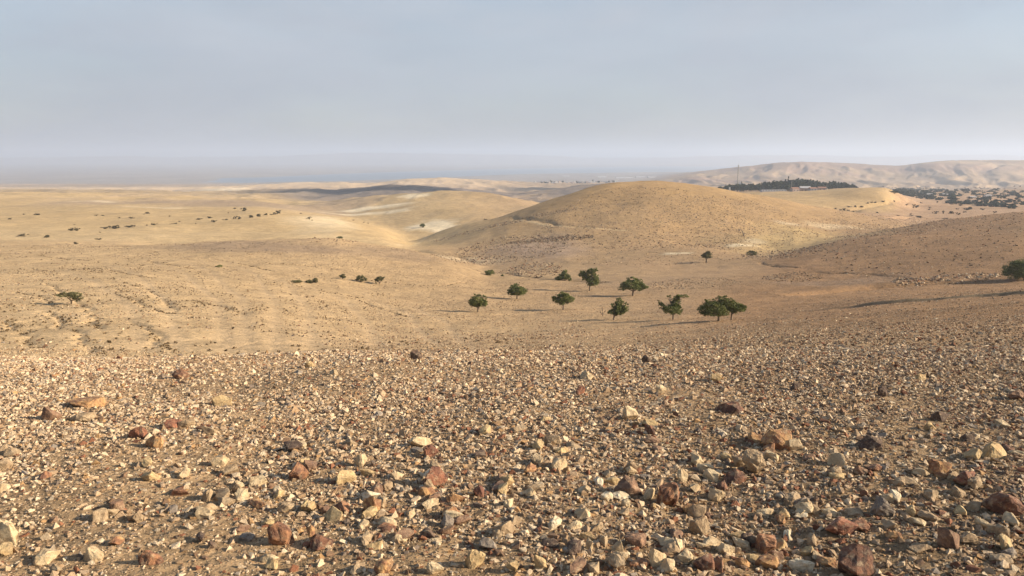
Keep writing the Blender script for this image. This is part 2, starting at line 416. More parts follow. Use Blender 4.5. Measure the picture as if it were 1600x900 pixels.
def mesh_from(name, V, Fc, nside, colors=None, mat=None, smooth_=False, parent=None):
    me = bpy.data.meshes.new(name)
    V = np.asarray(V, np.float32); Fc = np.asarray(Fc, np.int32)
    me.vertices.add(len(V)); me.vertices.foreach_set("co", V.ravel())
    me.loops.add(Fc.size); me.loops.foreach_set("vertex_index", Fc.ravel())
    me.polygons.add(len(Fc)); me.polygons.foreach_set("loop_start", np.arange(0, Fc.size, nside, dtype=np.int32))
    me.polygons.foreach_set("use_smooth", np.full(len(Fc), smooth_, bool))
    me.update(calc_edges=True)
    if colors is not None:
        at = me.color_attributes.new("tone", "FLOAT_COLOR", "POINT")
        cc = np.ones((len(V), 4), np.float32); cc[:, :3] = colors
        at.data.foreach_set("color", cc.ravel())
    if mat: me.materials.append(mat)
    o = bpy.data.objects.new(name, me)
    C.objects.link(o)
    if parent: o.parent = parent
    return o

def new_mat(name):
    m = bpy.data.materials.new(name); m.use_nodes = True
    t = m.node_tree; b = t.nodes["Principled BSDF"]
    b.inputs["Roughness"].default_value = 0.95
    b.inputs["Specular IOR Level"].default_value = 0.15
    return m, t, b

def ground_material():
    m, t, b = new_mat("desert_soil")
    N, L = t.nodes.new, t.links.new
    at = N("ShaderNodeVertexColor"); at.layer_name = "tone"
    geo = N("ShaderNodeTexCoord")
    def noise(sc_, det, ro=.55):
        n = N("ShaderNodeTexNoise"); n.inputs["Scale"].default_value = sc_; n.inputs["Detail"].default_value = det; n.inputs["Roughness"].default_value = ro
        L(geo.outputs["Object"], n.inputs["Vector"]); return n
    n5 = noise(7.5, 5, .75); n1 = noise(26, 6, .7); n2 = noise(2.2, 6, .7); n3 = noise(.22, 7, .72); n4 = noise(.03, 6, .7)
    def ramp(n, p0, p1, c0, c1):
        r_ = N("ShaderNodeMapRange"); r_.inputs[1].default_value = p0; r_.inputs[2].default_value = p1; r_.inputs[3].default_value = c0; r_.inputs[4].default_value = c1
        L(n.outputs["Fac"], r_.inputs[0]); return r_
    f = None
    for n, lo, hi in ((n1, .74, 1.28), (n5, .66, 1.34), (n2, .70, 1.30), (n3, .78, 1.22), (n4, .90, 1.1)):
        r_ = ramp(n, .3, .7, lo, hi)
        if f is None: f = r_.outputs[0]
        else:
            mm = N("ShaderNodeMath"); mm.operation = "MULTIPLY"; L(f, mm.inputs[0]); L(r_.outputs[0], mm.inputs[1]); f = mm.outputs[0]
    sc2 = N("ShaderNodeVectorMath"); sc2.operation = "SCALE"; L(at.outputs["Color"], sc2.inputs[0]); L(f, sc2.inputs["Scale"])
    L(sc2.outputs[0], b.inputs["Base Color"])
    bp = N("ShaderNodeBump"); bp.inputs["Strength"].default_value = 1.0; bp.inputs["Distance"].default_value = .02
    L(n1.outputs["Fac"], bp.inputs["Height"])
    bp2 = N("ShaderNodeBump"); bp2.inputs["Strength"].default_value = .8; bp2.inputs["Distance"].default_value = .10
    L(n2.outputs["Fac"], bp2.inputs["Height"]); L(bp.outputs[0], bp2.inputs["Normal"])
    bp3 = N("ShaderNodeBump"); bp3.inputs["Strength"].default_value = .7; bp3.inputs["Distance"].default_value = .7
    L(n3.outputs["Fac"], bp3.inputs["Height"]); L(bp2.outputs[0], bp3.inputs["Normal"])
    L(bp3.outputs[0], b.inputs["Normal"])
    return m
M_GROUND = ground_material()

def build_ground():
    aa = np.concatenate([np.linspace(-1.6, -.80, 50, endpoint=False), np.linspace(-.80, .80, 900), np.linspace(.80, 1.6, 51)[1:]])
    yy = np.concatenate([np.linspace(-40, 0.9, 40, endpoint=False), np.exp(np.linspace(math.log(.9), math.log(14), 260, endpoint=False)),
                         np.exp(np.linspace(math.log(14), math.log(700), 760, endpoint=False)), np.exp(np.linspace(math.log(700), math.log(19500), 420))])
    YY = np.repeat(yy[:, None], len(aa), 1)
    W = np.sqrt(np.maximum(YY, 0) ** 2 + 14 ** 2 * np.exp(-np.maximum(YY, 0) / 25)) + np.maximum(-YY, 0)
    XX = aa[None, :] * W
    Z = height(XX, YY)
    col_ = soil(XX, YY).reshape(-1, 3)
    V = np.stack([XX, YY, Z], -1).reshape(-1, 3)
    nr, nc = YY.shape
    i = np.arange(nr - 1)[:, None] * nc + np.arange(nc - 1)[None, :]
    Fc = np.stack([i, i + 1, i + nc + 1, i + nc], -1).reshape(-1, 4)
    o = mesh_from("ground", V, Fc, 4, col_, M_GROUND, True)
    tag(o, "stony desert ground of ochre hills and dry valleys", "ground", kind="structure")
build_ground()

# lake in the rift
m, t, b = new_mat("lake_water")
b.inputs["Base Color"].default_value = (.12, .17, .22, 1); b.inputs["Roughness"].default_value = .5; b.inputs["Specular IOR Level"].default_value = .5
nn = t.nodes.new("ShaderNodeTexNoise"); nn.inputs["Scale"].default_value = .02; nn.inputs["Detail"].default_value = 5
bb = t.nodes.new("ShaderNodeBump"); bb.inputs["Distance"].default_value = 6; bb.inputs["Strength"].default_value = .6
t.links.new(nn.outputs["Fac"], bb.inputs["Height"]); t.links.new(bb.outputs[0], b.inputs["Normal"])
V = [(-14000, 3700, -150.3), (14000, 3700, -150.3), (14000, 13300, -150.3), (-14000, 13300, -150.3)]
lake = mesh_from("lake", V, [(0, 1, 2, 3)], 4, None, m)
tag(lake, "blue grey salt lake faint in the haze", "lake", kind="structure")

# air
bpy.ops.mesh.primitive_cube_add(size=1)
hz = bpy.context.object; hz.name = "haze"
hz.scale = (56000, 42000, 400); hz.location = (0, 1000, 5)
tag(hz, "pale haze filling the desert air", "haze", kind="stuff")
hm = bpy.data.materials.new("air_haze"); hm.use_nodes = True
hm.node_tree.nodes.clear()
ho = hm.node_tree.nodes.new("ShaderNodeOutputMaterial"); pv = hm.node_tree.nodes.new("ShaderNodeVolumePrincipled")
pv.inputs["Color"].default_value = (.64, .74, .91, 1); pv.inputs["Density"].default_value = 1.45e-4; pv.inputs["Anisotropy"].default_value = .2
hm.node_tree.links.new(pv.outputs[0], ho.inputs["Volume"])
hz.data.materials.append(hm)
# ------------------------------------------------------------------ stones
def stone_material(name, use_tone=True, a=(.5,.4,.3), b_=(.3,.2,.1), fine=60.0):
    m, t, b = new_mat(name)
    N, L = t.nodes.new, t.links.new
    tcn = N("ShaderNodeTexCoord")
    if use_tone:
        at = N("ShaderNodeVertexColor"); at.layer_name = "tone"; src = at.outputs["Color"]
    else:
        g = N("ShaderNodeNewGeometry")
        n0 = N("ShaderNodeTexNoise"); n0.inputs["Scale"].default_value = 16; n0.inputs["Detail"].default_value = 7; n0.inputs["Roughness"].default_value = .62; n0.inputs["Distortion"].default_value = .8
        L(g.outputs["Position"], n0.inputs["Vector"])
        rp = N("ShaderNodeValToRGB"); rp.color_ramp.elements[0].position = .43; rp.color_ramp.elements[0].color = (*a, 1)
        rp.color_ramp.elements[1].position = .56; rp.color_ramp.elements[1].color = (*b_, 1)
        L(n0.outputs["Fac"], rp.inputs[0])
        nd = N("ShaderNodeTexNoise"); nd.inputs["Scale"].default_value = 30; nd.inputs["Detail"].default_value = 8; nd.inputs["Roughness"].default_value = .7
        L(g.outputs["Position"], nd.inputs["Vector"])
        md = N("ShaderNodeMapRange"); md.inputs[1].default_value = .52; md.inputs[2].default_value = .66; md.inputs[4].default_value = .62
        L(nd.outputs["Fac"], md.inputs[0])
        mx_ = N("ShaderNodeMix"); mx_.data_type = "RGBA"; mx_.inputs[7].default_value = (.42, .32, .20, 1)
        L(md.outputs[0], mx_.inputs[0]); L(rp.outputs[0], mx_.inputs[6]); src = mx_.outputs[2]
    g2 = N("ShaderNodeNewGeometry")
    n1 = N("ShaderNodeTexNoise"); n1.inputs["Scale"].default_value = fine; n1.inputs["Detail"].default_value = 5; n1.inputs["Roughness"].default_value = .7
    L(g2.outputs["Position"], n1.inputs["Vector"])
    mr = N("ShaderNodeMapRange"); mr.inputs[1].default_value = .3; mr.inputs[2].default_value = .7; mr.inputs[3].default_value = .72; mr.inputs[4].default_value = 1.22
    L(n1.outputs["Fac"], mr.inputs[0])
    sc_ = N("ShaderNodeVectorMath"); sc_.operation = "SCALE"; L(src, sc_.inputs[0]); L(mr.outputs[0], sc_.inputs["Scale"])
    L(sc_.outputs[0], b.inputs["Base Color"])
    bp = N("ShaderNodeBump"); bp.inputs["Strength"].default_value = .8; bp.inputs["Distance"].default_value = .012
    L(n1.outputs["Fac"], bp.inputs["Height"]); L(bp.outputs[0], b.inputs["Normal"])
    b.inputs["Roughness"].default_value = .85; b.inputs["Specular IOR Level"].default_value = .3
    return m
M_GRAVEL = stone_material("gravel_stone", True, fine=90)

def hull_proto(n, seed, flat=.65):
    r_ = random.Random(seed)
    bm = bmesh.new()
    for _ in range(n):
        v = Vector((r_.gauss(0, 1), r_.gauss(0, 1), r_.gauss(0, 1))).normalized() * r_.uniform(.72, 1.0)
        bm.verts.new((v.x * r_.uniform(.85, 1.1), v.y * .82, v.z * flat))
    bmesh.ops.convex_hull(bm, input=bm.verts)
    for v in [v for v in bm.verts if not v.link_faces]: bm.verts.remove(v)
    bmesh.ops.triangulate(bm, faces=bm.faces)
    bm.verts.index_update()
    V = np.array([v.co[:] for v in bm.verts]); Fc = np.array([[v.index for v in f.verts] for f in bm.faces])
    bm.free()
    return V, Fc
PROTO_HI = [hull_proto(random.Random(k).choice((11, 13, 15)), 100 + k, random.Random(k).uniform(.45, .85)) for k in range(26)]
PROTO_MID = [hull_proto(random.Random(k).choice((9, 10, 12)), 500 + k, random.Random(k).uniform(.45, .85)) for k in range(30)]
PROTO_LO = [hull_proto(8, 300 + k, random.Random(k).uniform(.5, .85)) for k in range(16)]

def scatter(name, X, Y, S, colr, protos, mat, label, cat, sink=.25, zs=None, kind="stuff"):
    n = len(X); Z = height(X, Y) if zs is None else zs
    pid = rng.integers(0, len(protos), n)
    Vs, Fs, Cs, off = [], [], [], 0
    for k, (PV, PF) in enumerate(protos):
        ii = np.nonzero(pid == k)[0]
        if not len(ii): continue
        m = len(ii)
        th = rng.uniform(0, 2 * np.pi, m); tilt = rng.normal(0, .22, m)
        sx = S[ii] * rng.uniform(.4, .6, m); sy = S[ii] * rng.uniform(.33, .55, m); sz = S[ii] * rng.uniform(.35, .62, m)
        P = PV[None] * np.stack([sx, sy, sz], -1)[:, None, :]
        ct, st = np.cos(tilt)[:, None], np.sin(tilt)[:, None]
        x = P[..., 0] * ct + P[..., 2] * st; z = -P[..., 0] * st + P[..., 2] * ct
        c, s = np.cos(th)[:, None], np.sin(th)[:, None]
        xx = x * c - P[..., 1] * s; yy = x * s + P[..., 1] * c
        V = np.stack([xx + X[ii][:, None], yy + Y[ii][:, None], z + (Z[ii] + sz * sink)[:, None]], -1)
        nv = len(PV)
        Vs.append(V.reshape(-1, 3)); Cs.append(np.repeat(colr[ii], nv, 0))
        Fs.append((PF[None] + (np.arange(m) * nv)[:, None, None] + off).reshape(-1, 3)); off += m * nv
    o = mesh_from(name, np.concatenate(Vs), np.concatenate(Fs), 3, np.concatenate(Cs), mat)
    tag(o, label, cat, kind=kind)
    return o

PAL = np.array([(.60,.46,.30), (.64,.51,.34), (.44,.31,.19), (.33,.22,.125), (.22,.135,.08), (.24,.105,.055), (.19,.145,.11), (.40,.24,.11), (.36,.295,.225)])
def stone_colors(n, a, dark=0.0, lift=1.0):
    """a: -1 left .. 1 right; browner towards the right"""
    t = np.clip((a + .7) / 1.4, 0, 1)
    p0 = np.array([.28,.08,.22,.15,.07,.04,.03,.04,.04]); p1 = np.array([.17,.07,.19,.20,.15,.09,.06,.04,.03])
    u = rng.random(n); idx = np.zeros(n, int)
    P = p0[None] * (1 - t[:, None]) + p1[None] * t[:, None]; P /= P.sum(1, keepdims=True)
    idx = (u[:, None] > np.cumsum(P, 1)).sum(1).clip(0, len(PAL) - 1)
    c = PAL[idx] * rng.uniform(.8, 1.15, (n, 1)) * (1 - .12 * t[:, None]) * lift
    return np.clip(c * (1 - dark), .02, .8)

def area_points(n, y0, y1, a0=-.86, a1=.86):
    Y = np.sqrt(rng.uniform(y0 * y0, y1 * y1, n)); a = rng.uniform(a0, a1, n)
    return a * Y, Y

def in_frame(X, Y, Z):
    d = np.stack([X, Y, Z - CAMZ], -1)
    zc = d[..., 1] * math.cos(PITCH) - d[..., 2] * math.sin(PITCH)
    yc = d[..., 1] * math.sin(PITCH) + d[..., 2] * math.cos(PITCH)
    return 800 + F * d[..., 0] / zc, 450 - F * yc / zc, zc

def cover(X, Y):
    """how stony the near ground is, 0..1.3, with barer sandy patches"""
    c = .88 + .85 * fbm(X, Y * 1.6, 1.9, 4, 131) + .35 * fbm(X, Y, .5, 2, 137)
    for (u, v, ru, rv) in ((110,735,110,18),(250,705,70,8),(1420,735,90,12),(480,583,120,4),(330,612,90,4),(1090,840,50,10)):
        c = c - .5 * disc(X, Y, u, v, ru, rv, .7, .5)
    return np.clip(c, .22, 1.3)

# near gravel in size classes
classes = [(.007,.013,2.2,4.6,30000),(.013,.024,2.2,8.5,65000),(.022,.042,2.2,15,150000),(.038,.068,2.2,15,82000),(.068,.105,2.2,15,7600),(.11,.17,2.4,15,95)]
classes.append((.06,.13,8.5,15,1500))
GX, GY, GS = [], [], []
BX, BY, BS = [], [], []
for s0, s1, y0, y1, n in classes:
    X, Y = area_points(int(n * 1.25 * 1.2), y0 * .85, y1, -1.03, 1.03)
    keep = rng.random(len(X)) < cover(X, Y) + (.35 if s0 < .02 else .12 if s0 < .03 else 0); X, Y = X[keep], Y[keep]
    S = s0 + (s1 - s0) * rng.random(len(X)) ** 1.6
    if s0 >= .042: BX.append(X); BY.append(Y); BS.append(S)
    else: GX.append(X); GY.append(Y); GS.append(S)
BX, BY, BS = map(np.concatenate, (BX, BY, BS))

# ---- stones that stand out in the photograph: column, base row, width, height (photo px), tone, label, short name
LAND = [
 (14,852,46,46,"cream","pale cream boulder with a brown fleck, cut by the picture's left edge","cream boulder at the left edge"),
 (232,889,42,31,"rust","rust brown wedge of rock with a cream vein along its foot","cream veined rust wedge"),
 (147,880,34,25,"cream","cream angular stone between the edge boulder and the veined rust wedge","angular cream stone"),
 (236,757,28,18,"yellow","smooth ochre egg shaped stone beside the bare sandy patch","ochre egg stone"),
 (213,819,24,16,"tan","rounded grey tan pebble above the veined rust wedge","grey tan pebble"),
 (68,885,27,17,"cream","flat cream slab below the cream boulder at the left edge","flat cream slab"),
 (88,900,22,15,"tan","tan lump at the bottom edge near the flat cream slab","bottom edge tan lump"),
 (440,852,40,40,"rust","large shattered rust red rock with a dark cleft","shattered rust rock"),
 (486,850,17,34,"amber","upright orange slab leaning on the shattered rust rock","orange slab"),
 (468,747,30,27,"rust","rust brown knobbly rock above the dark cleft rock, pebbles round it","knobbly rust rock"),
 (387,846,25,12,"grey","smooth grey green pebble left of the shattered rust rock","grey green pebble"),
 (425,889,22,16,"yellow","yellow chip of stone below the shattered rust rock","yellow chip"),
 (332,859,15,12,"dark","small dark pebble left of the grey green pebble","small dark pebble"),
 (582,800,30,30,"amber","amber and rust boulder with a shaded left side","amber boulder"),
 (681,760,38,29,"red","broken brick red rock among pale pebbles","broken red rock"),
 (748,776,19,20,"red","narrow red stone right of the broken red rock","narrow red stone"),
 (600,902,32,24,"amber","amber rock at the bottom edge below the amber boulder","bottom edge amber rock"),
 (743,891,33,31,"yellow","rounded yellow cream boulder with cracks down its face","cracked yellow boulder"),
 (680,902,28,19,"cream","cream split stone at the bottom edge, left of the cracked boulder","split cream stone"),
 (803,901,24,20,"yellow","yellow tan stone at the bottom edge, right of the cracked boulder","bottom edge yellow stone"),
 (701,822,25,18,"grey","purplish grey oval stone above the cracked yellow boulder","grey oval stone"),
 (562,727,22,23,"cream","pointed cream stone like a small pyramid","pointed cream stone"),
 (575,741,26,12,"yellow","flat cream stone in front of the pointed cream stone","flat stone by the pyramid"),
 (979,771,46,30,"brown","round brown boulder casting a long dark shadow","round brown boulder"),
 (1043,781,38,40,"rust","tall rust boulder right of the round brown boulder","tall rust boulder"),
 (948,781,19,15,"white","bright white block in front of the round brown boulder","white block"),
 (977,789,15,16,"cream","small cream stone right of the bright white block","cream stone by the white block"),
 (1066,749,18,24,"cream","cream flake standing behind the tall rust boulder","standing cream flake"),
 (845,896,22,26,"yellow","tan pointed stone at the bottom, right of the cracked boulder","tan pointed stone"),
 (919,863,16,20,"cream","upright cream pebble below the round brown boulder's shadow","upright cream pebble"),
 (965,866,20,20,"cream","square cream stone with shade on its left","square cream stone"),
 (992,856,38,20,"brown","low grey brown stone behind the square cream stone","low brown stone"),
 (1027,886,28,34,"cream","jagged cream flake cluster left of the rust cube","jagged cream flake"),
 (1145,749,44,22,"darkred","dark red boulder with a lit orange right end","dark red boulder"),
 (1188,737,36,44,"tan","leaning wedge of tan rock, lit face up","leaning tan wedge"),
 (1120,772,26,20,"cream","cream stone below the dark red boulder","cream stone under the dark boulder"),
 (1093,828,33,28,"tan","olive tan block of rock with vertical grain","olive tan block"),
 (1198,853,36,30,"rust","speckled rust block casting a long shadow","speckled rust block"),
 (1099,891,34,27,"darkred","dark rust cube near the bottom edge","dark rust cube"),
 (1223,803,22,15,"yellow","yellow cream stone between the rust blocks","yellow cream stone"),
 (1261,861,21,16,"yellow","small golden stone left of the largest dark red boulder","small golden stone"),
 (1176,868,20,14,"yellow","flat yellow chip left of the speckled rust block's foot","flat yellow chip"),
 (1213,867,24,20,"brown","brown angular stone at the foot of the speckled rust block","brown angular stone"),
 (1335,898,58,50,"darkred","largest dark red boulder, at the bottom edge, rough faced","largest dark red boulder"),
 (1312,836,56,28,"red","crumbling red rock behind the largest dark red boulder","crumbling red rock"),
 (1572,815,66,39,"darkred","long dark red boulder with an orange lit end at the right edge","long dark red boulder"),
 (1466,747,36,23,"amber","orange pyramid shaped stone up slope of the red slab","orange pyramid stone"),
 (1504,765,40,25,"red","red slab with steep cracked face","cracked red slab"),
 (1552,725,46,25,"yellow","big yellow cream boulder in the rubble near the right edge","yellow cream boulder"),
 (1374,811,40,30,"grey","slanting grey flagstone among pebbles, tilted to the right","slanting grey flagstone"),
 (1521,803,30,15,"tan","olive oval pebble left of the long dark red boulder","olive oval pebble"),
 (1479,866,36,36,"brown","lumpy pebble crusted stone in a dark hollow","lumpy crusted stone"),
 (1510,858,26,21,"tan","tan block resting right of the lumpy crusted stone","tan block"),
 (1576,879,28,18,"grey","grey faceted stone in the bottom right corner","grey faceted stone"),
 (1212,705,46,32,"amber","orange brown boulder with a shaded foot","orange brown boulder"),
 (1241,707,22,19,"cream","cream stone touching the orange brown boulder","cream stone by the orange boulder"),
 (1357,706,40,22,"dark","dark brown boulder with a long flat top","dark brown boulder"),
 (1379,617,18,17,"dark","dark pointed stone standing out on the far gravel","dark pointed stone"),
 (1240,609,18,13,"dark","small dark brown stone left of the dark pointed stone","small dark brown stone"),
 (1467,660,30,19,"dark","dark flat topped stone right of centre on the gravel","dark flat topped stone"),
 (1451,678,18,14,"yellow","yellow stone just below the dark flat topped stone","yellow stone"),
 (1511,697,22,15,"dark","dark stone above the yellow cream boulder","dark stone"),
 (1586,622,30,15,"brown","brown slab at the far gravel's right edge","brown slab"),
 (82,653,30,25,"brown","brown rounded stone on the left, tallest of its pair","brown rounded stone"),
 (128,656,38,14,"tan","pale low stone beside the brown rounded stone","pale low stone"),
 (135,638,62,14,"amber","long flat orange slab behind the pale low stone","long flat orange slab"),
 (218,692,29,22,"red","reddish brown block above the ochre egg stone","reddish block"),
 (272,674,26,12,"red","thin dark red slab right of the reddish brown block","thin red slab"),
 (283,777,32,12,"rust","pinkish flat slab right of the ochre egg stone","pinkish flat slab"),
 (283,595,30,15,"rust","reddish brown dome stone near the gravel's far edge, left side","reddish dome stone"),
 (1137,648,48,18,"darkred","low dark red ledge with shadow before it","low dark red ledge"),
 (1014,670,26,13,"yellow","flat yellow cream stone right of the ribbed block","flat yellow cream stone"),
 (984,660,26,24,"cream","ribbed cream block split by vertical cracks","ribbed cream block"),
 (907,618,16,16,"red","small red stone standing above the pale gravel band","small red stone"),
 (1118,597,18,14,"yellow","small yellow block on the far gravel","small yellow block"),
 (1033,616,18,16,"cream","small white star shaped stone on the far gravel","white star stone"),
 (673,715,25,23,"red","dark red round stone above the broken red rock","dark red round stone"),
 (651,708,20,9,"grey","flat grey stone left of the dark red round stone","flat grey stone"),
 (456,704,36,16,"dark","flat dark brown rock above the knobbly rust rock","flat dark rock"),
 (1010,569,15,14,"dark","dark block breaking the gravel's far edge","dark block on the far edge"),
 (485,577,17,11,"yellow","yellow stone near the gravel's far edge","yellow stone at the far edge"),
 (650,562,20,17,"dark","dark rough stone on the gravel's far edge","dark rough stone"),
 (522,590,16,10,"cream","pale slab right of the yellow stone near the far edge","pale slab"),
 (1345,744,24,17,"brown","brown stone half buried under the dark brown boulder","half buried brown stone"),
]
TONES = {"cream":((.56,.44,.27),(.44,.32,.185)), "white":((.66,.57,.41),(.54,.44,.29)), "tan":((.38,.28,.17),(.28,.195,.115)),
         "yellow":((.50,.37,.19),(.38,.26,.13)), "amber":((.46,.27,.12),(.24,.12,.065)), "rust":((.33,.165,.085),(.15,.075,.048)),
         "red":((.32,.14,.08),(.15,.07,.048)), "darkred":((.21,.10,.058),(.10,.055,.04)), "brown":((.26,.155,.095),(.17,.10,.065)),
         "grey":((.26,.22,.175),(.18,.145,.115)), "dark":((.13,.085,.06),(.09,.06,.045))}
M_TONE = {k: stone_material("rock_" + k, False, a, b_, 55.0) for k, (a, b_) in TONES.items()}
from mathutils import noise as mnoise
def rock_mesh(seed, w, d, h, angular=1.0):
    r_ = random.Random(seed)
    bm = bmesh.new()
    for _ in range(r_.choice((12, 14, 16, 19))):
        v = Vector((r_.gauss(0, 1), r_.gauss(0, 1), r_.gauss(0, 1))).normalized() * r_.uniform(.78, 1.06)
        bm.verts.new(v)
    bmesh.ops.convex_hull(bm, input=bm.verts)
    for v in [v for v in bm.verts if not v.link_faces]: bm.verts.remove(v)
    bmesh.ops.bevel(bm, geom=bm.edges[:], offset=.05, segments=1, affect="EDGES", profile=.6)
    bmesh.ops.triangulate(bm, faces=bm.faces)
    bmesh.ops.subdivide_edges(bm, edges=[e for e in bm.edges if e.calc_length() > .32], cuts=2, use_grid_fill=True)
    bmesh.ops.triangulate(bm, faces=bm.faces)
    of = Vector((seed * 3.1, seed * 1.7, 0))
    for v in bm.verts:
        n = mnoise.noise(v.co * 1.9 + of) * .14 + mnoise.noise(v.co * 5.0 + of) * .085 + (abs(mnoise.noise(v.co * 4.0 - of)) - .2) * .12 + mnoise.noise(v.co * 11 + of) * .035
        v.co *= 1 + n
    xs = [v.co.x for v in bm.verts]; ys = [v.co.y for v in bm.verts]; zz = [v.co.z for v in bm.verts]
    for v in bm.verts:
        v.co.x = ((v.co.x - min(xs)) / (max(xs) - min(xs)) - .5) * w
        v.co.y = ((v.co.y - min(ys)) / (max(ys) - min(ys)) - .5) * d
        v.co.z = ((v.co.z - min(zz)) / (max(zz) - min(zz))) * h
    me = bpy.data.meshes.new("loose_stone"); bm.to_mesh(me); bm.free()
    return me

taken = set(); land_pts = []
def put_rock(x, y, w, d, h, tone, label, group, seed, rz=0.0, sink=.38, tilt=0.0):
    me = rock_mesh(seed, w, d, h * (1 + sink))
    me.materials.append(M_TONE[tone])
    o = bpy.data.objects.new("loose_stone", me); C.objects.link(o)
    o.location = (x, y, zat(x, y) - h * sink)
    o.rotation_euler = (0, tilt, rz)
    tag(o, label, "stone", group)
    return o
GRP = "stones lying on the near gravel"
for k, (u, v, wp, hp, tone, label, short) in enumerate(LAND):
    q = pix(u, min(v, 899 + 14)) if v < 914 else pix(u, 914)
    if q is None: continue
    x, y = q
    _, _, zc = in_frame(np.array([x]), np.array([y]), np.array([zat(x, y)])); zc = float(zc[0])
    wm = wp * zc / F; hm = hp * zc / F * .92; dm = wm * .72
    put_rock(x * (y + dm * .4) / y, y + dm * .4, wm, dm, hm, tone, label, GRP, 900 + k, rz=random.uniform(-.25, .25), tilt={34: -.35, 49: .3}.get(k, 0))
    taken.add(label); land_pts.append((u, v, short, x, y, wm))

# keep loose gravel from burying them
LP = np.array([(p[3], p[4] + p[5] * .35, p[5]) for p in land_pts])
def clear_of_land(X, Y):
    k = np.ones(len(X), bool)
    for x, y, wm in LP: k &= np.hypot(X - x, Y - y) > wm * .36
    return k
kk = clear_of_land(BX, BY); BX, BY, BS = BX[kk], BY[kk], BS[kk]
BZ = height(BX, BY)
bu, bv, bz = in_frame(BX, BY, BZ)
app = BS / bz * F
vis = (bu > 4) & (bu < 1596) & (bv > 540) & (bv < 897)
rank = np.argsort(-np.where(vis, app, 0))
ind = rank[:300 - len(LAND)]
rest = np.setdiff1d(np.arange(len(BX)), ind)
ba = BX / BY
tn = ["cream", "white", "tan", "yellow", "amber", "rust", "darkred", "brown", "grey", "dark"]
words_t = {"cream": "cream", "white": "whitish", "tan": "tan", "yellow": "yellow tan", "amber": "orange", "rust": "rust brown", "darkred": "dark red", "brown": "brown", "grey": "grey", "dark": "dark brown", "red": "red"}
def pick_tone(a):
    t = min(1, max(0, (a + .7) / 1.4))
    wts = [a_ * (1 - t) + b_ * t for a_, b_ in zip((.34,.05,.24,.15,.06,.05,.02,.06,.02,.02), (.24,.04,.24,.15,.08,.06,.03,.11,.03,.03))]
    return random.choices(tn, wts)[0]
for j in ind:
    x, y, s = float(BX[j]), float(BY[j]), float(BS[j])
    u, v, ap = float(bu[j]), float(bv[j]), float(app[j])
    tone = pick_tone(float(ba[j]))
    w_, d_, h_ = s * 1.05, s * random.uniform(.5, .9), s * random.uniform(.28, .66)
    size = "large" if ap > 34 else "middling" if ap > 24 else "small"
    shape = "flat" if h_ < .42 * s else "tall" if h_ > .58 * s else random.choice(("angular", "blocky"))
    near = sorted(land_pts, key=lambda p: math.hypot(p[0] - u, (p[1] - v) * 1.6))
    label = None
    for p in near[:6]:
        du, dv = u - p[0], v - p[1]
        rel = ("right of" if du > 0 else "left of") if abs(du) > 1.6 * abs(dv) else ("below" if dv > 0 else "above")
        dist = math.hypot(du, dv * 1.4)
        pre = "just " if dist < 45 else "" if dist < 90 else "well "
        c = f"{size} {shape} {words_t[tone]} stone {pre}{rel} the {p[2]}"
        if len(c.split()) > 16: c = c.replace(size + " ", "", 1)
        if c not in taken: label = c; break
    if label is None:
        for p in near[:8]:
            for q in near[:8]:
                if p is q: continue
                c = f"{words_t[tone]} stone between the {p[2]} and the {q[2]}"
                if c not in taken and len(c.split()) <= 16: label = c; break
            if label: break
    taken.add(label)
    put_rock(x, y, w_, d_, h_, tone, label, GRP, 2000 + int(j), rz=random.uniform(0, 6.28))

GX.append(BX[rest]); GY.append(BY[rest]); GS.append(BS[rest])
X, Y, S = map(np.concatenate, (GX, GY, GS))
k = clear_of_land(X, Y) | (S < .02); X, Y, S = X[k], Y[k], S[k]
scatter("gravel", X, Y, S, stone_colors(len(X), X / Y), PROTO_MID, M_GRAVEL, "cream, tan and rust flint gravel strewn over the near ground", "gravel", .12)

# rubble farther down the slopes
X1, Y1 = area_points(22000, 14, 42); S1 = .05 + .15 * rng.random(len(X1)) ** 2
X2, Y2 = area_points(60000, 42, 190, -.2, .86); S2 = .08 + .22 * rng.random(len(X2)) ** 2.5
X3, Y3 = area_points(115000, 36, 235, -.86, .1); S3 = .10 + .28 * rng.random(len(X3)) ** 3
tr = np.ones(len(X3))
for pts in TRAILS:
    d, sd, al = seg_dist(X3, Y3, [q for q in pts if q]); tr *= 1 - .95 * np.exp(-(d / 1.1) ** 2)
dens = np.clip(.45 + .9 * fbm(X3, Y3, 14, 3, 141), .04, 1) * tr * (1 - .55 * smooth(110, 200, Y3))
kp = rng.random(len(X3)) < dens; X3, Y3, S3 = X3[kp], Y3[kp], S3[kp]
kp = rng.random(len(X2)) < np.clip(.7 + .6 * fbm(X2, Y2, 9, 3, 143), .1, 1); X2, Y2, S2 = X2[kp], Y2[kp], S2[kp]
X4, Y4 = area_points(60000, 14, 60, -.25, .86); S4 = .035 + .06 * rng.random(len(X4))
X, Y, S = np.concatenate([X1, X2, X3, X4]), np.concatenate([Y1, Y2, Y3, Y4]), np.concatenate([S1, S2, S3, S4])
kc = stone_colors(len(X), X / Y, .08); kc[(X / Y < .05) & (Y > 36)] *= .78
scatter("hillside_rubble", X, Y, S, kc, PROTO_LO, M_GRAVEL, "small stones scattered over the slopes below the gravel", "rubble", .15)

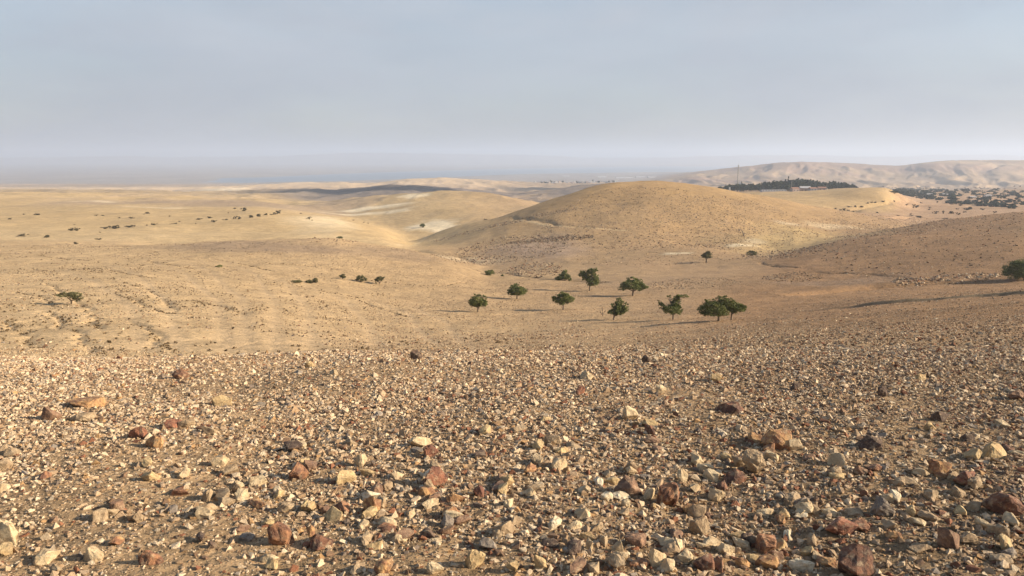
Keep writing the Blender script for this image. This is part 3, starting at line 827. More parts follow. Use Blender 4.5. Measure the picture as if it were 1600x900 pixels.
# boulders and stones on the mound and the hillside behind
def patch(n, u, v, ru, rv):
    c = pix(u, v); n1 = pix(u, v + rv); n2 = pix(u, v - rv)
    rx = ru / F * c[1]; y0 = n1[1]; y1 = n2[1] if n2 else c[1] * 1.2
    th = rng.uniform(0, 2 * np.pi, n); rr = np.sqrt(rng.random(n))
    Yp = (y0 + y1) / 2 + rr * np.sin(th) * (y1 - y0) / 2
    return (c[0] / c[1]) * Yp + rr * np.cos(th) * rx, Yp
PX, PY, PS, PC = [], [], [], []
for n, u, v, ru, rv, s0, s1, dk in ((900,800,388,90,22,.4,1.0,.45),(520,860,372,70,4,.4,1.1,.5),(600,830,420,50,12,.3,.9,.35),(450,790,350,120,2.5,.4,.9,.45),(2600,1010,340,170,48,.35,.9,.35),
                          (1700,1150,350,130,40,.3,.8,.3),(520,1330,352,70,8,.3,.7,0),(2600,1450,390,240,48,.3,.85,.25),(900,1400,352,110,12,.35,.9,.1),
                          (420,1240,433,50,8,.2,.55,.3),(380,1080,444,80,8,.2,.5,.3),(500,1230,395,70,9,.3,.9,.35),(260,1480,436,90,6,.3,.9,0),(1200,1050,395,160,20,.2,.6,.2),
                          (600,520,378,60,6,.25,.7,.35),(500,720,403,70,8,.25,.7,.3)):
    n = int(n * 1.6); x, y = patch(n, u, v, ru, rv); s = 1.35 * (s0 + (s1 - s0) * rng.random(n) ** 2.2)
    PX.append(x); PY.append(y); PS.append(s); PC.append(stone_colors(n, x / y, 0) * (1 - dk))
X, Y, S, K = map(np.concatenate, (PX, PY, PS, PC))
scatter("mound_rubble", X, Y, S, np.clip(K, .02, .75), PROTO_LO, M_GRAVEL, "weathered stones scattered over the ochre mound and its slopes", "rubble", .1)

# low dead scrub: dots on the left slope and in the runnels
def scrub_clump(seed):
    r_ = random.Random(seed); V = []; Fc = []
    for _ in range(22):
        th = r_.uniform(0, 6.283); el = r_.uniform(.1, 1.5)
        d = Vector((math.cos(th) * math.cos(el), math.sin(th) * math.cos(el), math.sin(el) * .8)) * r_.uniform(.7, 1)
        s = Vector((-math.sin(th), math.cos(th), .3)) * .16
        b0 = d * .15; i = len(V)
        V += [tuple(b0), tuple(d * .75 - s), tuple(d), tuple(d * .75 + s)]; Fc += [(i, i + 1, i + 2), (i, i + 2, i + 3)]
    return np.array(V), np.array(Fc)
SCRUB = [scrub_clump(k) for k in range(8)]
m, t, b = new_mat("dry_scrub")
at = t.nodes.new("ShaderNodeVertexColor"); at.layer_name = "tone"; t.links.new(at.outputs["Color"], b.inputs["Base Color"])
M_SCRUB = m
XS, YS, SS = [], [], []
x, y = area_points(36000, 40, 215, -.86, .06)
dn = np.clip(.22 + .8 * fbm(x, y, 8, 3, 151), 0, 1) * (1 - smooth(120, 180, y) * .7) * (1 - smooth(-.45, .05, x / y) * .8)
for pts in TRAILS:
    d, sd, al = seg_dist(x, y, [q for q in pts if q]); dn *= 1 - .9 * np.exp(-(d / 1.0) ** 2)
k = rng.random(len(x)) < dn; XS.append(x[k]); YS.append(y[k]); SS.append(.12 + .28 * rng.random(k.sum()) ** 2.5)
for pts, wd, dp, _b in GULLIES:
    for _ in range(45):
        i = random.randrange(len(pts) - 1); q = random.random()
        XS.append(np.array([pts[i][0] * (1 - q) + pts[i + 1][0] * q + random.gauss(0, wd * .5)])); YS.append(np.array([pts[i][1] * (1 - q) + pts[i + 1][1] * q + random.gauss(0, wd * .5)]))
        SS.append(np.array([random.uniform(.10, .26) * (1 + pts[0][1] / 300)]))
X, Y, S = map(np.concatenate, (XS, YS, SS))
cs = np.array([.17, .12, .065]) * rng.uniform(.6, 1.5, (len(X), 1))
scatter("dry_scrub", X, Y, S * 1.5, cs, SCRUB, M_SCRUB, "low dry scrub dotting the sandy slopes", "scrub", 0)
# ------------------------------------------------------------------ trees and bushes
def leaf_material(name, c1, c2, nscale=1.2):
    m, t, b = new_mat(name)
    g = t.nodes.new("ShaderNodeNewGeometry"); n = t.nodes.new("ShaderNodeTexNoise"); n.inputs["Scale"].default_value = nscale; n.inputs["Detail"].default_value = 4
    r_ = t.nodes.new("ShaderNodeValToRGB"); r_.color_ramp.elements[0].position = .35; r_.color_ramp.elements[0].color = (*c1, 1); r_.color_ramp.elements[1].position = .65; r_.color_ramp.elements[1].color = (*c2, 1)
    t.links.new(g.outputs["Position"], n.inputs["Vector"]); t.links.new(n.outputs["Fac"], r_.inputs[0]); t.links.new(r_.outputs[0], b.inputs["Base Color"])
    b.inputs["Roughness"].default_value = .75
    return m
M_LEAF = leaf_material("acacia_leaves", (.090, .110, .034), (.185, .195, .064))
M_LEAF_DRY = leaf_material("dusty_leaves", (.085, .085, .038), (.16, .145, .065))
M_LEAF_DARK = leaf_material("dark_leaves", (.030, .045, .022), (.060, .078, .034), .2)
M_LEAF_RED = leaf_material("reddish_leaves", (.10, .045, .03), (.16, .08, .05), .3)
M_LEAF_BUSH = leaf_material('bush_leaves', (.055, .050, .026), (.10, .085, .045))
M_BARK = leaf_material("bark", (.17, .13, .09), (.28, .215, .15), 6)

def leaves_np(clumps, n_per, size, seed, shell=.45):
    """leaf clusters through the volume of several ellipsoids; clumps: (x,y,z,rx,ry,rz)"""
    r_ = np.random.default_rng(seed); Vs = []
    vol = np.array([c[3] * c[4] * c[5] for c in clumps]) ** .75; vol /= vol.sum()
    for c, wt in zip(clumps, vol):
        n = max(30, int(n_per * wt))
        nb = max(4, int(n / 28))                       # twigs, each with its own tuft
        d = r_.normal(size=(nb, 3)); d /= np.linalg.norm(d, axis=1, keepdims=True)
        tw = d * (shell + (1.08 - shell) * r_.random((nb, 1)) ** .6)
        k = r_.integers(0, nb, n)
        P = tw[k] + r_.normal(0, .13, (n, 3))
        P = P * np.array(c[3:6]) + np.array(c[:3])
        a = r_.normal(size=(n, 3)); a[:, 2] *= .5; a /= np.linalg.norm(a, axis=1, keepdims=True)
        b = np.cross(a, r_.normal(size=(n, 3))); b /= np.linalg.norm(b, axis=1, keepdims=True)
        s = size * r_.uniform(.6, 1.35, (n, 1))
        Vs.append(np.stack([P - a * s - b * s * .45, P + a * s - b * s * .45, P + a * s + b * s * .45, P - a * s + b * s * .45], 1))
    V = np.concatenate(Vs).reshape(-1, 3)
    return V, np.arange(len(V)).reshape(-1, 4)

def limb(path, radii, sides=7):
    """tapered tube along a path"""
    V, Fc = [], []
    for i, p in enumerate(path):
        p = Vector(p)
        d = (Vector(path[min(i + 1, len(path) - 1)]) - Vector(path[max(i - 1, 0)])).normalized()
        u = d.cross(Vector((.3, 1, .1))).normalized(); v = d.cross(u)
        for k in range(sides):
            th = 2 * math.pi * k / sides
            V.append(tuple(p + (u * math.cos(th) + v * math.sin(th)) * radii[i]))
    for i in range(len(path) - 1):
        for k in range(sides):
            a = i * sides + k; b = i * sides + (k + 1) % sides
            Fc.append((a, b, b + sides, a + sides))
    return V, Fc
def limbs_mesh(name, lst, mat, parent):
    V, Fc = [], []
    for path, rad in lst:
        v, f = limb(path, rad); o = len(V); V += v; Fc += [tuple(i + o for i in q) for q in f]
    return mesh_from(name, V, Fc, 4, None, mat, True, parent)

def px_at(u, v):
    x, y = pix(u, v); z = zat(x, y)
    _, _, zc = in_frame(np.array([x]), np.array([y]), np.array([z]))
    return x, y, z, float(zc[0]) / F

def make_tree(name, u, v, clumps, label, cat, group=None, leaf=None, n=3400, trunks=((0, 0),), bare=False, trunk_r=1.5, seed=None, leafsize=None):
    """clumps in photo pixels relative to the trunk's foot: (du, up, rx, rz)"""
    seed = seed or int(u * 7 + v)
    r_ = random.Random(seed)
    x, y, z, s = px_at(u, v)
    root = bpy.data.objects.new(name, None); C.objects.link(root); root.location = (x, y, z - .05)
    tag(root, label, cat, group)
    cl = [(du * s, r_.uniform(-.35, .35) * rx * s, (up + (1.2 if up > 7 else 0)) * s, rx * s, rx * s * r_.uniform(.75, 1.0), rz * s) for du, up, rx, rz in clumps]
    if not bare:
        V, Fc = leaves_np(cl, int(n * 1.7), leafsize or max(.06, .72 * s), seed)
        mesh_from("crown", V, Fc, 4, None, leaf or M_LEAF, False, root)
    lst = []
    zmin = min(c[2] - c[5] * .4 for c in cl); tr = trunk_r * s
    fork = (r_.uniform(-.5, .5) * s, 0, max(2.2 * s, zmin * .62))
    lst.append(([(0, 0, -.3), (r_.uniform(-.4, .4) * s, 0, fork[2] * .5), fork], [tr * 1.35, tr, tr * .85]))
    for c in cl:
        mid = ((fork[0] + c[0]) / 2 + r_.uniform(-1, 1) * s, c[1] * .4, (fork[2] * .45 + c[2] * .55) - .05 * c[5])
        lst.append(([fork, mid, (c[0], c[1], c[2])], [tr * .62, tr * .4, tr * .16]))
        for _ in range(5 if bare else 3):
            e = (c[0] + r_.uniform(-1, 1) * c[3] * .9, c[1] + r_.uniform(-1, 1) * c[4] * .8, c[2] + r_.uniform(-.4, 1) * c[5])
            lst.append(([mid, ((mid[0] + e[0]) / 2, (mid[1] + e[1]) / 2, (mid[2] + e[2]) / 2 + .3 * s), e], [tr * .3, tr * .2, tr * .08]))
    limbs_mesh("trunk", lst, M_BARK, root)
    return root

G1 = "acacia trees on the valley floor"
make_tree("acacia_tree", 747, 487, [(-2,17,11,8),(6,13,8,5),(-9,14,6,5),(-1,25,5,4),(9,20,5,5),(3,10,8,3)], "round crowned acacia nearest on the left side of the valley floor", "tree", G1)
make_tree("acacia_tree", 808, 467, [(0,13,12,7),(-9,11,7,4),(9,11,7,4),(-3,19,7,4)], "broad low acacia with lighter green top, second from the left", "tree", G1, leaf=leaf_material("light_leaves", (.09,.11,.03), (.17,.175,.06)))
make_tree("acacia_tree", 880, 485, [(0,16,12,8),(-10,16,7,5),(10,16,8,5),(0,24,8,4),(-16,19,3,2)], "single acacia midway between the broad low one and the tree with dead stems", "tree", G1)
make_tree("acacia_tree", 881, 437, [(0,9,9,4),(2,15,5,4),(-8,7,5,3),(8,7,4,3)], "small spreading acacia at the mouth of the runnel, highest on the valley floor", "tree", G1, n=2200)
make_tree("acacia_tree", 922, 454, [(-3,25,9,7),(4,13,9,6),(-12,25,6,5),(5,32,6,4),(7,20,6,6),(-8,19,6,4)], "tall uneven acacia with a leaning double tiered crown", "tree", G1, n=3600)
make_tree("acacia_tree", 989, 462, [(-2,17,15,7),(-15,13,9,5),(12,13,10,5),(-4,25,8,4),(6,21,9,5),(18,14,5,3)], "wide flat based acacia behind the front row, long shadow to its left", "tree", G1, n=4200)
make_tree("acacia_tree", 959, 499, [(6,15,10,7),(14,16,8,6),(0,12,9,5),(8,29,6,6),(4,22,8,5),(17,22,5,5)], "pointed acacia beside the bare dead stems", "tree", G1, n=4000)
make_tree("dead_shrub", 942, 494, [(-1,12,6,5),(3,8,4,4),(-5,7,3,4)], "bare dead stems of a shrub beside the pointed acacia", "shrub", None, bare=True, trunk_r=.7)
make_tree("acacia_tree", 1052, 499, [(-5,17,12,7),(3,26,9,7),(-18,21,6,5),(-24,28,3,3),(13,37,9,2),(8,14,7,6),(-9,37,4,2),(4,34,6,4)], "ragged acacia with branches reaching out at the top on both sides", "tree", G1, n=4200)
make_tree("acacia_tree", 1123, 502, [(-10,22,17,9),(-22,18,10,8),(5,24,14,9),(-5,14,17,5),(4,36,9,4),(-16,31,9,5),(14,30,8,6)], "largest acacia with a broad dense crown and thick trunk", "tree", G1, n=7600, trunk_r=2.2)
make_tree("acacia_tree", 1143, 500, [(5,19,13,7),(14,17,8,5),(-3,24,9,6),(19,20,4,3)], "acacia half hidden behind the largest one, thin trunk to its right", "tree", G1, n=3400)
make_tree("acacia_tree", 1104, 410, [(0,10,8,4),(1,14,4,3),(-6,9,3,2)], "small thin acacia alone at the foot of the ochre mound, dark streak of shadow left", "tree", None, n=1200, leaf=M_LEAF_DRY)
make_tree("desert_bush", 1176, 399, [(0,4,8,3),(-4,6,4,2)], "brownish bush right of the thin acacia at the mound's foot", "bush", None, n=600, leaf=M_LEAF_DRY, trunk_r=.8)
make_tree("dead_tree", 1162, 367, [(-4,8,3,2),(2,4,3,2)], "dark leaning dead tree on the mound's right flank", "tree", None, bare=True, trunk_r=1.6)
make_tree("desert_bush", 764, 430, [(0,4,7,4),(3,6,4,3)], "squat dark bush where the valley bends left of the mound", "bush", None, n=900, trunk_r=.9)
G2 = "three small trees below the left hill"
make_tree("small_tree", 535, 437, [(0,6,4,2.5),(2,4,3,2)], "smallest and leftmost of the three small trees in the hollow", "tree", G2, n=600, leaf=M_LEAF_DRY, trunk_r=.8)
make_tree("small_tree", 564, 440, [(0,7,6,3.5),(5,4,5,2),(-5,5,3,2)], "middle one of the three small trees in the hollow", "tree", G2, n=900, leaf=M_LEAF_DRY, trunk_r=.9)
make_tree("small_tree", 593, 443, [(0,8,6,3),(6,9,5,1.5),(-4,5,3,3)], "rightmost of the three small trees, crown blown to the right", "tree", G2, n=900, leaf=M_LEAF_DRY, trunk_r=.9)
G3 = "low bushes left of the three small trees"
make_tree("desert_bush", 464, 441, [(0,1.6,8,1.8)], "flat pale bush at the left end of the hollow", "bush", G3, n=500, leaf=M_LEAF_DRY, trunk_r=.5)
make_tree("desert_bush", 482, 441, [(0,2.5,5,2.6),(4,2,3,2)], "rounded olive bush in the hollow between flat and upright bushes", "bush", G3, n=500, leaf=M_LEAF_DRY, trunk_r=.5)
make_tree("desert_bush", 493, 441, [(0,4,4,3)], "upright olive bush touching the rounded one in the hollow", "bush", G3, n=500, leaf=M_LEAF_DRY, trunk_r=.5)
make_tree("flat_topped_tree", 112, 474, [(-4,16,13,3),(6,14,10,4),(12,10,6,5),(-12,17,6,2)], "flat topped olive tree leaning over the left slope", "tree", None, n=1500, leaf=M_LEAF_DRY, trunk_r=1.2)
make_tree("thorn_bush", 1600, 438, [(-8,14,20,11),(8,18,22,13),(-18,8,12,7),(-10,25,12,5)], "dark thorn bush cut by the right edge, on the gully bank", "bush", None, n=7000)
make_tree("desert_bush", 660, 357, [(0,4,4,2),(1,2,2,2)], "lone dark bush on the white chalk patch", "bush", None, n=500, trunk_r=.7)
make_tree("desert_bush", 531, 371, [(0,2,4,2)], "small dark bush at the crest of the left hill, by the chalk valley", "bush", None, n=300, trunk_r=.6)
make_tree("desert_bush", 343, 418, [(0,1.5,4,1.6)], "tiny dark bush alone on the upper left slope", "bush", None, n=250, trunk_r=.5)
make_tree("desert_bush", 785, 431, [(0,1.5,2,1.6)], "tiny bush just right of the squat dark bush", "bush", None, n=200, trunk_r=.5)

# small bushes of the plains, copied from a few built ones
def bush_proto(seed, leaf, n=420, ls=.06):
    r_ = random.Random(seed)
    cl = [(r_.uniform(-.28, .28), r_.uniform(-.2, .2), r_.uniform(.16, .4), r_.uniform(.26, .38), r_.uniform(.22, .34), r_.uniform(.24, .38)) for _ in range(4)]
    V, Fc = leaves_np(cl, n, ls, seed, .2)
    o = mesh_from("bush", V, Fc, 4, None, leaf)
    me = o.data
    C_objs = o
    v2, f2 = [], []
    for _ in range(4):
        a = r_.choice(cl); v, f = limb([(0, 0, -.15), (a[0] * .5, a[1] * .5, .25), (a[0], a[1], a[2])], [.04, .03, .015], 5); k = len(v2)
        v2 += v; f2 += [tuple(i + k for i in q) for q in f]
    st = mesh_from("stem", v2, f2, 4, None, M_BARK)
    C.objects.unlink(o); C.objects.unlink(st)
    return me, st.data
BUSH = [bush_proto(70 + k, M_LEAF_BUSH) for k in range(6)]
BUSH_DARK = [bush_proto(90 + k, M_LEAF_DARK, 420, .075) for k in range(6)]
BUSH_RED = [bush_proto(110 + k, M_LEAF_RED, 260) for k in range(3)]
def put_bush(u, v, wp, hp, label, group, protos=None, name="desert_bush", cat="bush", stem=True):
    x, y, z, s = px_at(u, v)
    pm = random.choice(protos or BUSH)
    root = bpy.data.objects.new(name, None); C.objects.link(root)
    root.location = (x, y, z - .02); root.rotation_euler = (0, 0, random.uniform(0, 6.28))
    ws, hs = wp * s * 1.25, hp * s * 1.2
    root.scale = (ws, ws * random.uniform(.8, 1.0), hs)
    tag(root, label, cat, group)
    for nm, me in (("foliage", pm[0]), ("stem", pm[1])) if stem else (("foliage", pm[0]),):
        c = bpy.data.objects.new(nm, me); C.objects.link(c); c.parent = root
    return root

LB = [(35,367,16,5,"wide low bush near the left edge, closest row of the plain"),(74,369,10,6,"round bush right of the wide low bush"),(112,363,8,6,"left bush of a touching pair"),(120,363,9,7,"right bush of a touching pair"),
 (118,381,9,6,"dark bush at the edge of the rough slope below the touching pair"),(154,374,8,4,"pale topped bush between slope edge and the tall clump"),(88,380,4,2,None),(104,381,5,2,None),(140,380,4,2,None),
 (165,356,12,5,"low bush joined to the left of the tall dark clump"),(180,356,14,8,"tall dark clump, biggest bush on the left plain"),(203,355,12,5,"dome shaped bush right of the tall dark clump"),(240,351,9,4,"small dark bush right of the dome shaped bush"),
 (267,350,5,2,None),(275,350,8,3,"flat dark bush on the faint track"),(229,351,4,2,None),(306,350,3,2,None),(14,341,8,3,"flat bush far back near the left edge"),(37,336,4,2,None),(58,336,8,4,"dark bush far back behind the wide low bush"),
 (151,337,4,3,None),(161,337,4,2,None),(187,339,4,2,None),(206,340,7,4,"round bush far back above the dome shaped bush"),(231,333,8,4,"farthest dark bush on the left half of the plain"),(225,335,3,1.5,None),(265,337,4,2,None),(280,345,3,2,None),
 (310,343,7,4,"small bush left of the bush with a long shadow"),(315,342,3,2,None),(327,340,9,4,"bush with a long low extension to its right"),(334,348,7,5,"dark bush at the end of the faint track"),(349,344,4,2,None),(354,344,7,3,"low bush right of the track's end"),
 (367,342,6,6,"upright bush, left of a close pair"),(375,343,7,6,"rounded bush, right of a close pair"),(367,328,5,3,"small bush left of the two tiered tree"),(381,330,10,8,"two tiered dark tree far back on the plain"),(395,341,10,6,"wide bush leaning against the round dark one"),
 (404,340,9,7,"round dark bush at the head of the line"),(416,337,7,4,"low bush in the middle of the line"),(424,337,5,3,None),(430,336,7,6,"rounded bush below the tallest of the line"),(434,334,9,7,"tallest bush at the right end of the line"),
 (470,335,4,2,None),(483,343,8,5,"dark bush alone right of the line of bushes"),(487,344,3,2,None),(157,365,3,2,None),(116,350,5,1.5,None),(356,332,3,2,None),(552,346,3,2,None),(568,349,3,2,None),(575,349,3,2,None),(758,345,5,3,"bush where the path crosses the mound's left shoulder")]
for u, v, wp, hp, lb in LB:
    if lb: put_bush(u, v, wp, hp, lb, "bushes dotted over the left plain")
    else: put_bush(u, v, wp, hp, "tiny dark bush, one of the specks strewn over the sandy left plain", "specks of bush on the left plain", stem=False)

RB = [(1305,325,4,3),(1314,327,5,3),(1318,327,6,5),(1325,328,4,3),(1333,329,8,3),(1327,323,6,3),(1337,323,5,4),(1345,323,7,3),(1355,319,5,3),(1362,318,4,3),(1368,318,5,3),(1379,316,6,3)]
RBL = ["leftmost dark bush of the line along the wash", "small low bush left of the tallest one in the line", "tallest bush in the line along the wash", "small bush right of the tallest one in the line", "widest flat bush at the line's near side",
 "bush above and between the tallest and widest ones of the line", "round bush just above the widest flat one", "long low bush right of the round one", "fourth bush from the line's far right end", "third bush from the line's far right end", "last but one bush at the line's far right end", "farthest right bush of the line, under the spur's crest"]
for i, (u, v, wp, hp) in enumerate(RB):
    put_bush(u, v, wp, hp, RBL[i], "bushes along the wash")
RB2 = [(1371,333,5,3,"bush alone in the middle of the red brown flat"),(1398,314,4,4,"upright bush below the spur's right end"),(1417,320,4,4,"small round bush left of the big round bush"),(1431,323,8,7,"big round dark bush on the red brown flat"),(1426,325,3,3,"small bush at the big round bush's foot"),
 (1423,336,4,3,"small bush just above the dark hedge strip"),(1453,324,4,4,"upper bush of a pair standing one below the other"),(1452,328,4,3,"lower bush of a pair standing one below the other"),(1461,335,7,6,"dark round bush, left end of the near row"),(1474,331,4,4,"narrow bush above the near row"),
 (1474,335,3,4,"thin bush in the near row"),(1484,335,8,6,"widest round bush in the near row"),(1489,335,4,3,"low bush touching the widest one of the near row"),(1497,337,6,5,"dark bush at the right end of the near row"),(1495,327,4,3,"small bush left of the double thicket"),
 (1507,332,5,4,"bush just below the double thicket"),(1510,328,9,5,"left half of the double thicket"),(1518,327,10,6,"right half of the double thicket"),(1535,328,5,4,"bush right of the double thicket"),(1555,333,4,5,"lone upright bush on the hillside's skyline"),
 (1439,316,5,3,"bush at the grove's lower edge above the big round bush"),(1465,315,4,3,"small bush on the pale strip by the grove"),(1486,318,7,4,"dark bush at the grove's lower edge"),(1500,322,6,4,"bush between grove and double thicket"),
 (1390,340,8,2,"left flat strip of brush in the wash"),(1405,340,8,2,"second flat strip of brush in the wash"),(1438,341,12,3.5,"longest dark strip of brush in the wash"),(1478,342,10,2,"right flat strip of brush by the hillside"),(1424,339,6,2,"small strip of brush in the wash")]
for u, v, wp, hp, lb in RB2: put_bush(u, v, wp, hp, lb, "bushes on the red brown flat")
put_bush(1553, 323, 12, 5, "dark red leaved bush before the grove", None, BUSH_RED)

# grove on the right, tree by tree
r0 = random.Random(5)
n = 0
while n < 300:
    u = r0.uniform(1392, 1612) if n > 70 else r0.uniform(1398, 1490); t = (u - 1388) / 212
    top = 296 + 3.5 * t; bot = 299 + 27 * min(1, t * 1.25) ** .8
    v = r0.uniform(top, bot)
    if vn(np.array([u / 11]), np.array([v / 2.3]), 5)[0] < -.35 and t > .15: continue
    wdt = r0.uniform(7, 12) * (.75 + .5 * (v - 295) / 30); ht = wdt * r0.uniform(.45, .65)
    where = ("behind the yellow spur" if u < 1440 else "around the white cabins" if u < 1490 else "above the double thicket" if u < 1530 else "above the dark red bush" if u < 1572 else "by the right edge")
    fr = (v - top) / (bot - top); depth = "far edge" if fr < .25 else "far middle" if fr < .5 else "near middle" if fr < .75 else "near edge"
    size = "broad" if wdt > 8 else "small" if wdt < 6 else "middling"
    q = pix(u, v)
    if q is None: continue
    put_bush(u, v, wdt, ht, f"{size} dark tree on the {depth} of the grove {where}", "trees of the grove on the right flat", BUSH_DARK, "grove_tree", "tree", stem=False)
    n += 1
for k in range(48):
    u = r0.uniform(1365, 1605); v = r0.uniform(288.5, 297)
    if pix(u, v): put_bush(u, v, r0.uniform(2.5, 5), r0.uniform(1.6, 2.8), "reddish brown bush dotting the flat between grove and far hills", "bushes beyond the grove", random.choice((BUSH_RED, BUSH)), stem=False)
# ------------------------------------------------------------------ far settlement with its trees, mast and houses
def tall_proto(seed, kind):
    r_ = random.Random(seed)
    if kind == "cypress": cl = [(0, 0, .25 + .14 * k, .16 - .02 * k, .16 - .02 * k, .16) for k in range(5)]
    else: cl = [(r_.uniform(-.26, .26), r_.uniform(-.2, .2), r_.uniform(.38, .78), r_.uniform(.18, .3), r_.uniform(.18, .3), r_.uniform(.15, .26)) for _ in range(6)]
    V, Fc = leaves_np(cl, 620, .085, seed, .2)
    o = mesh_from("crown", V, Fc, 4, None, M_LEAF_DARK); C.objects.unlink(o)
    v, f = limb([(0, 0, -.1), (0, 0, .3), (r_.uniform(-.05, .05), 0, .6)], [.035, .028, .012], 6)
    s = mesh_from("trunk", v, f, 4, None, M_BARK); C.objects.unlink(s)
    return o.data, s.data
TALL = [tall_proto(40 + k, "tree") for k in range(5)]
CYP = [tall_proto(60 + k, "cypress") for k in range(2)]
def on_land(u, Y):
    x = (u - 800) / F / (math.cos(PITCH) + .02) * Y
    return x, Y, zat(x, Y)
def put_tall(u, Y, h, wf, protos, label, group, name):
    x, y, z = on_land(u, Y)
    pm = random.choice(protos)
    root = bpy.data.objects.new(name, None); C.objects.link(root)
    root.location = (x, y, z - .1); root.rotation_euler = (0, 0, random.uniform(0, 6.28)); root.scale = (h * wf, h * wf, h)
    tag(root, label, "tree", group)
    for nm, me in (("crown", pm[0]), ("trunk", pm[1])):
        c = bpy.data.objects.new(nm, me); C.objects.link(c); c.parent = root
r1 = random.Random(11)
sk_u = [1112,1130,1150,1170,1190,1210,1240,1252,1265,1275,1300,1315,1330,1342]
sk_v = [293,289,286.5,287,286,283,282,280,281,284,283,285,287,291]
for k in range(270):
    u = r1.uniform(1116, 1338)
    Y = r1.uniform(955, 1120) if u < 1235 or u > 1290 else r1.uniform(965, 1120)
    x, y, z = on_land(u, Y)
    top = np.interp(u, sk_u, sk_v) + r1.uniform(-.5, 3.2)
    htop = row_to_z(top, Y) - z
    if htop < 2.5: htop = r1.uniform(3, 5)
    where = "at the left end behind the mound" if u < 1142 else "left of the mast" if u < 1152 else "right of the mast" if u < 1185 else "behind the long white building" if u < 1222 else "by the cypresses" if u < 1236 else "behind the red roofed house" if u < 1248 else "behind the white roofed house" if u < 1262 else "behind the last houses" if u < 1286 else "right of the houses" if u < 1310 else "at the thin right end"
    hh_ = min(htop, 19); szw = "tall" if hh_ > 10 else "low" if hh_ < 6.5 else "middling"; dpt = "back row" if Y > 1060 else "middle row" if Y > 1015 else "front row"
    put_tall(u, Y, min(htop, 19), r1.uniform(.6, 1.0), TALL, f"{szw} dark tree in the wood's {dpt} {where}", "trees of the settlement wood", "settlement_tree")
for u, Y, v, lb in ((1225,1030,277,"left of the two dark cypresses above the wood"),(1229.5,1030,275.5,"taller cypress right of its twin above the wood"),(1151,1060,283,"dark cypress by the tall mast"),(1157,1060,283.5,"slim cypress right of the tall mast"),(1133,1040,287,"low cypress at the wood's left end"),(1318,1000,284,"dark rounded tree at the wood's right end")):
    x, y, z = on_land(u, Y)
    put_tall(u, Y, row_to_z(v, Y) - z, .32 if u < 1300 else .9, CYP if u < 1300 else TALL, lb, None, "cypress_tree" if u < 1300 else "settlement_tree")

def plain_mat(name, c, rough=.8):
    m, t, b = new_mat(name)
    g = t.nodes.new("ShaderNodeTexCoord"); n = t.nodes.new("ShaderNodeTexNoise"); n.inputs["Scale"].default_value = 1.5; n.inputs["Detail"].default_value = 5
    mr = t.nodes.new("ShaderNodeMapRange"); mr.inputs[3].default_value = .85; mr.inputs[4].default_value = 1.1
    v = t.nodes.new("ShaderNodeVectorMath"); v.operation = "SCALE"; v.inputs[0].default_value = c
    t.links.new(g.outputs["Object"], n.inputs["Vector"]); t.links.new(n.outputs["Fac"], mr.inputs[0]); t.links.new(mr.outputs[0], v.inputs["Scale"]); t.links.new(v.outputs[0], b.inputs["Base Color"])
    b.inputs["Roughness"].default_value = rough
    return m
M_WHITE = plain_mat("white_plaster", (.50, .48, .46)); M_PINK = plain_mat("pink_plaster", (.40, .31, .26)); M_GREY = plain_mat("grey_plaster", (.30, .31, .33))
M_ROOF = plain_mat("tile_roof", (.30, .17, .12)); M_WROOF = plain_mat("white_roof", (.42, .41, .41)); M_GLASS = plain_mat("dark_window", (.04, .05, .06), .2)
M_STEEL = plain_mat("galvanised_steel", (.30, .29, .28), .5)
def bmobj(name, fn, mat, parent):
    bm = bmesh.new(); fn(bm); me = bpy.data.meshes.new(name); bm.to_mesh(me); bm.free(); me.materials.append(mat)
    o = bpy.data.objects.new(name, me); C.objects.link(o); o.parent = parent; return o
def box(bm, x0, x1, y0, y1, z0, z1):
    v = [bm.verts.new(p) for p in ((x0,y0,z0),(x1,y0,z0),(x1,y1,z0),(x0,y1,z0),(x0,y0,z1),(x1,y0,z1),(x1,y1,z1),(x0,y1,z1))]
    for f in ((0,3,2,1),(4,5,6,7),(0,1,5,4),(1,2,6,5),(2,3,7,6),(3,0,4,7)): bm.faces.new([v[i] for i in f])
def gable(bm, w, d, z0, h, ov=.4):
    a = [bm.verts.new(p) for p in ((-w/2-ov,-d/2-ov,z0),(w/2+ov,-d/2-ov,z0),(w/2+ov,d/2+ov,z0),(-w/2-ov,d/2+ov,z0),(-w/2-ov,0,z0+h),(w/2+ov,0,z0+h))]
    for f in ((0,1,5,4),(2,3,4,5),(0,4,3),(1,2,5),(0,3,2,1)): bm.faces.new([a[i] for i in f])
def house(loc, w, d, h, rh, wall, roof, label, group, rz=0, flat=False, storeys=1, name="village_house", cat="house"):
    root = bpy.data.objects.new(name, None); C.objects.link(root); root.location = loc; root.rotation_euler = (0, 0, rz)
    tag(root, label, cat, group)
    bmobj("wall", lambda bm: box(bm, -w/2, w/2, -d/2, d/2, -4, h), wall, root)
    if flat: bmobj("roof", lambda bm: (box(bm, -w/2-.2, w/2+.2, -d/2-.2, d/2+.2, h+.003, h+.35), box(bm, -w*.2, w*.12, -d*.2, d*.2, h+.353, h+2.2)), roof, root)
    else: bmobj("roof", lambda bm: gable(bm, w, d, h + .003, rh), roof, root)
    nw = max(2, int(w / 3.2))
    for sgn in range(storeys):
        for k in range(nw):
            xx = -w/2 + (k + .5) * w / nw
            bmobj("window", lambda bm, xx=xx, sgn=sgn: box(bm, xx-.55, xx+.55, -d/2-.05, -d/2+.02, 1.0+2.9*sgn, 2.2+2.9*sgn), M_GLASS, root)
    return root
def copy_tree(o, parent=None):
    c = o.copy(); C.objects.link(c); c.parent = parent
    for ch in list(o.children): copy_tree(ch, c)
    return c
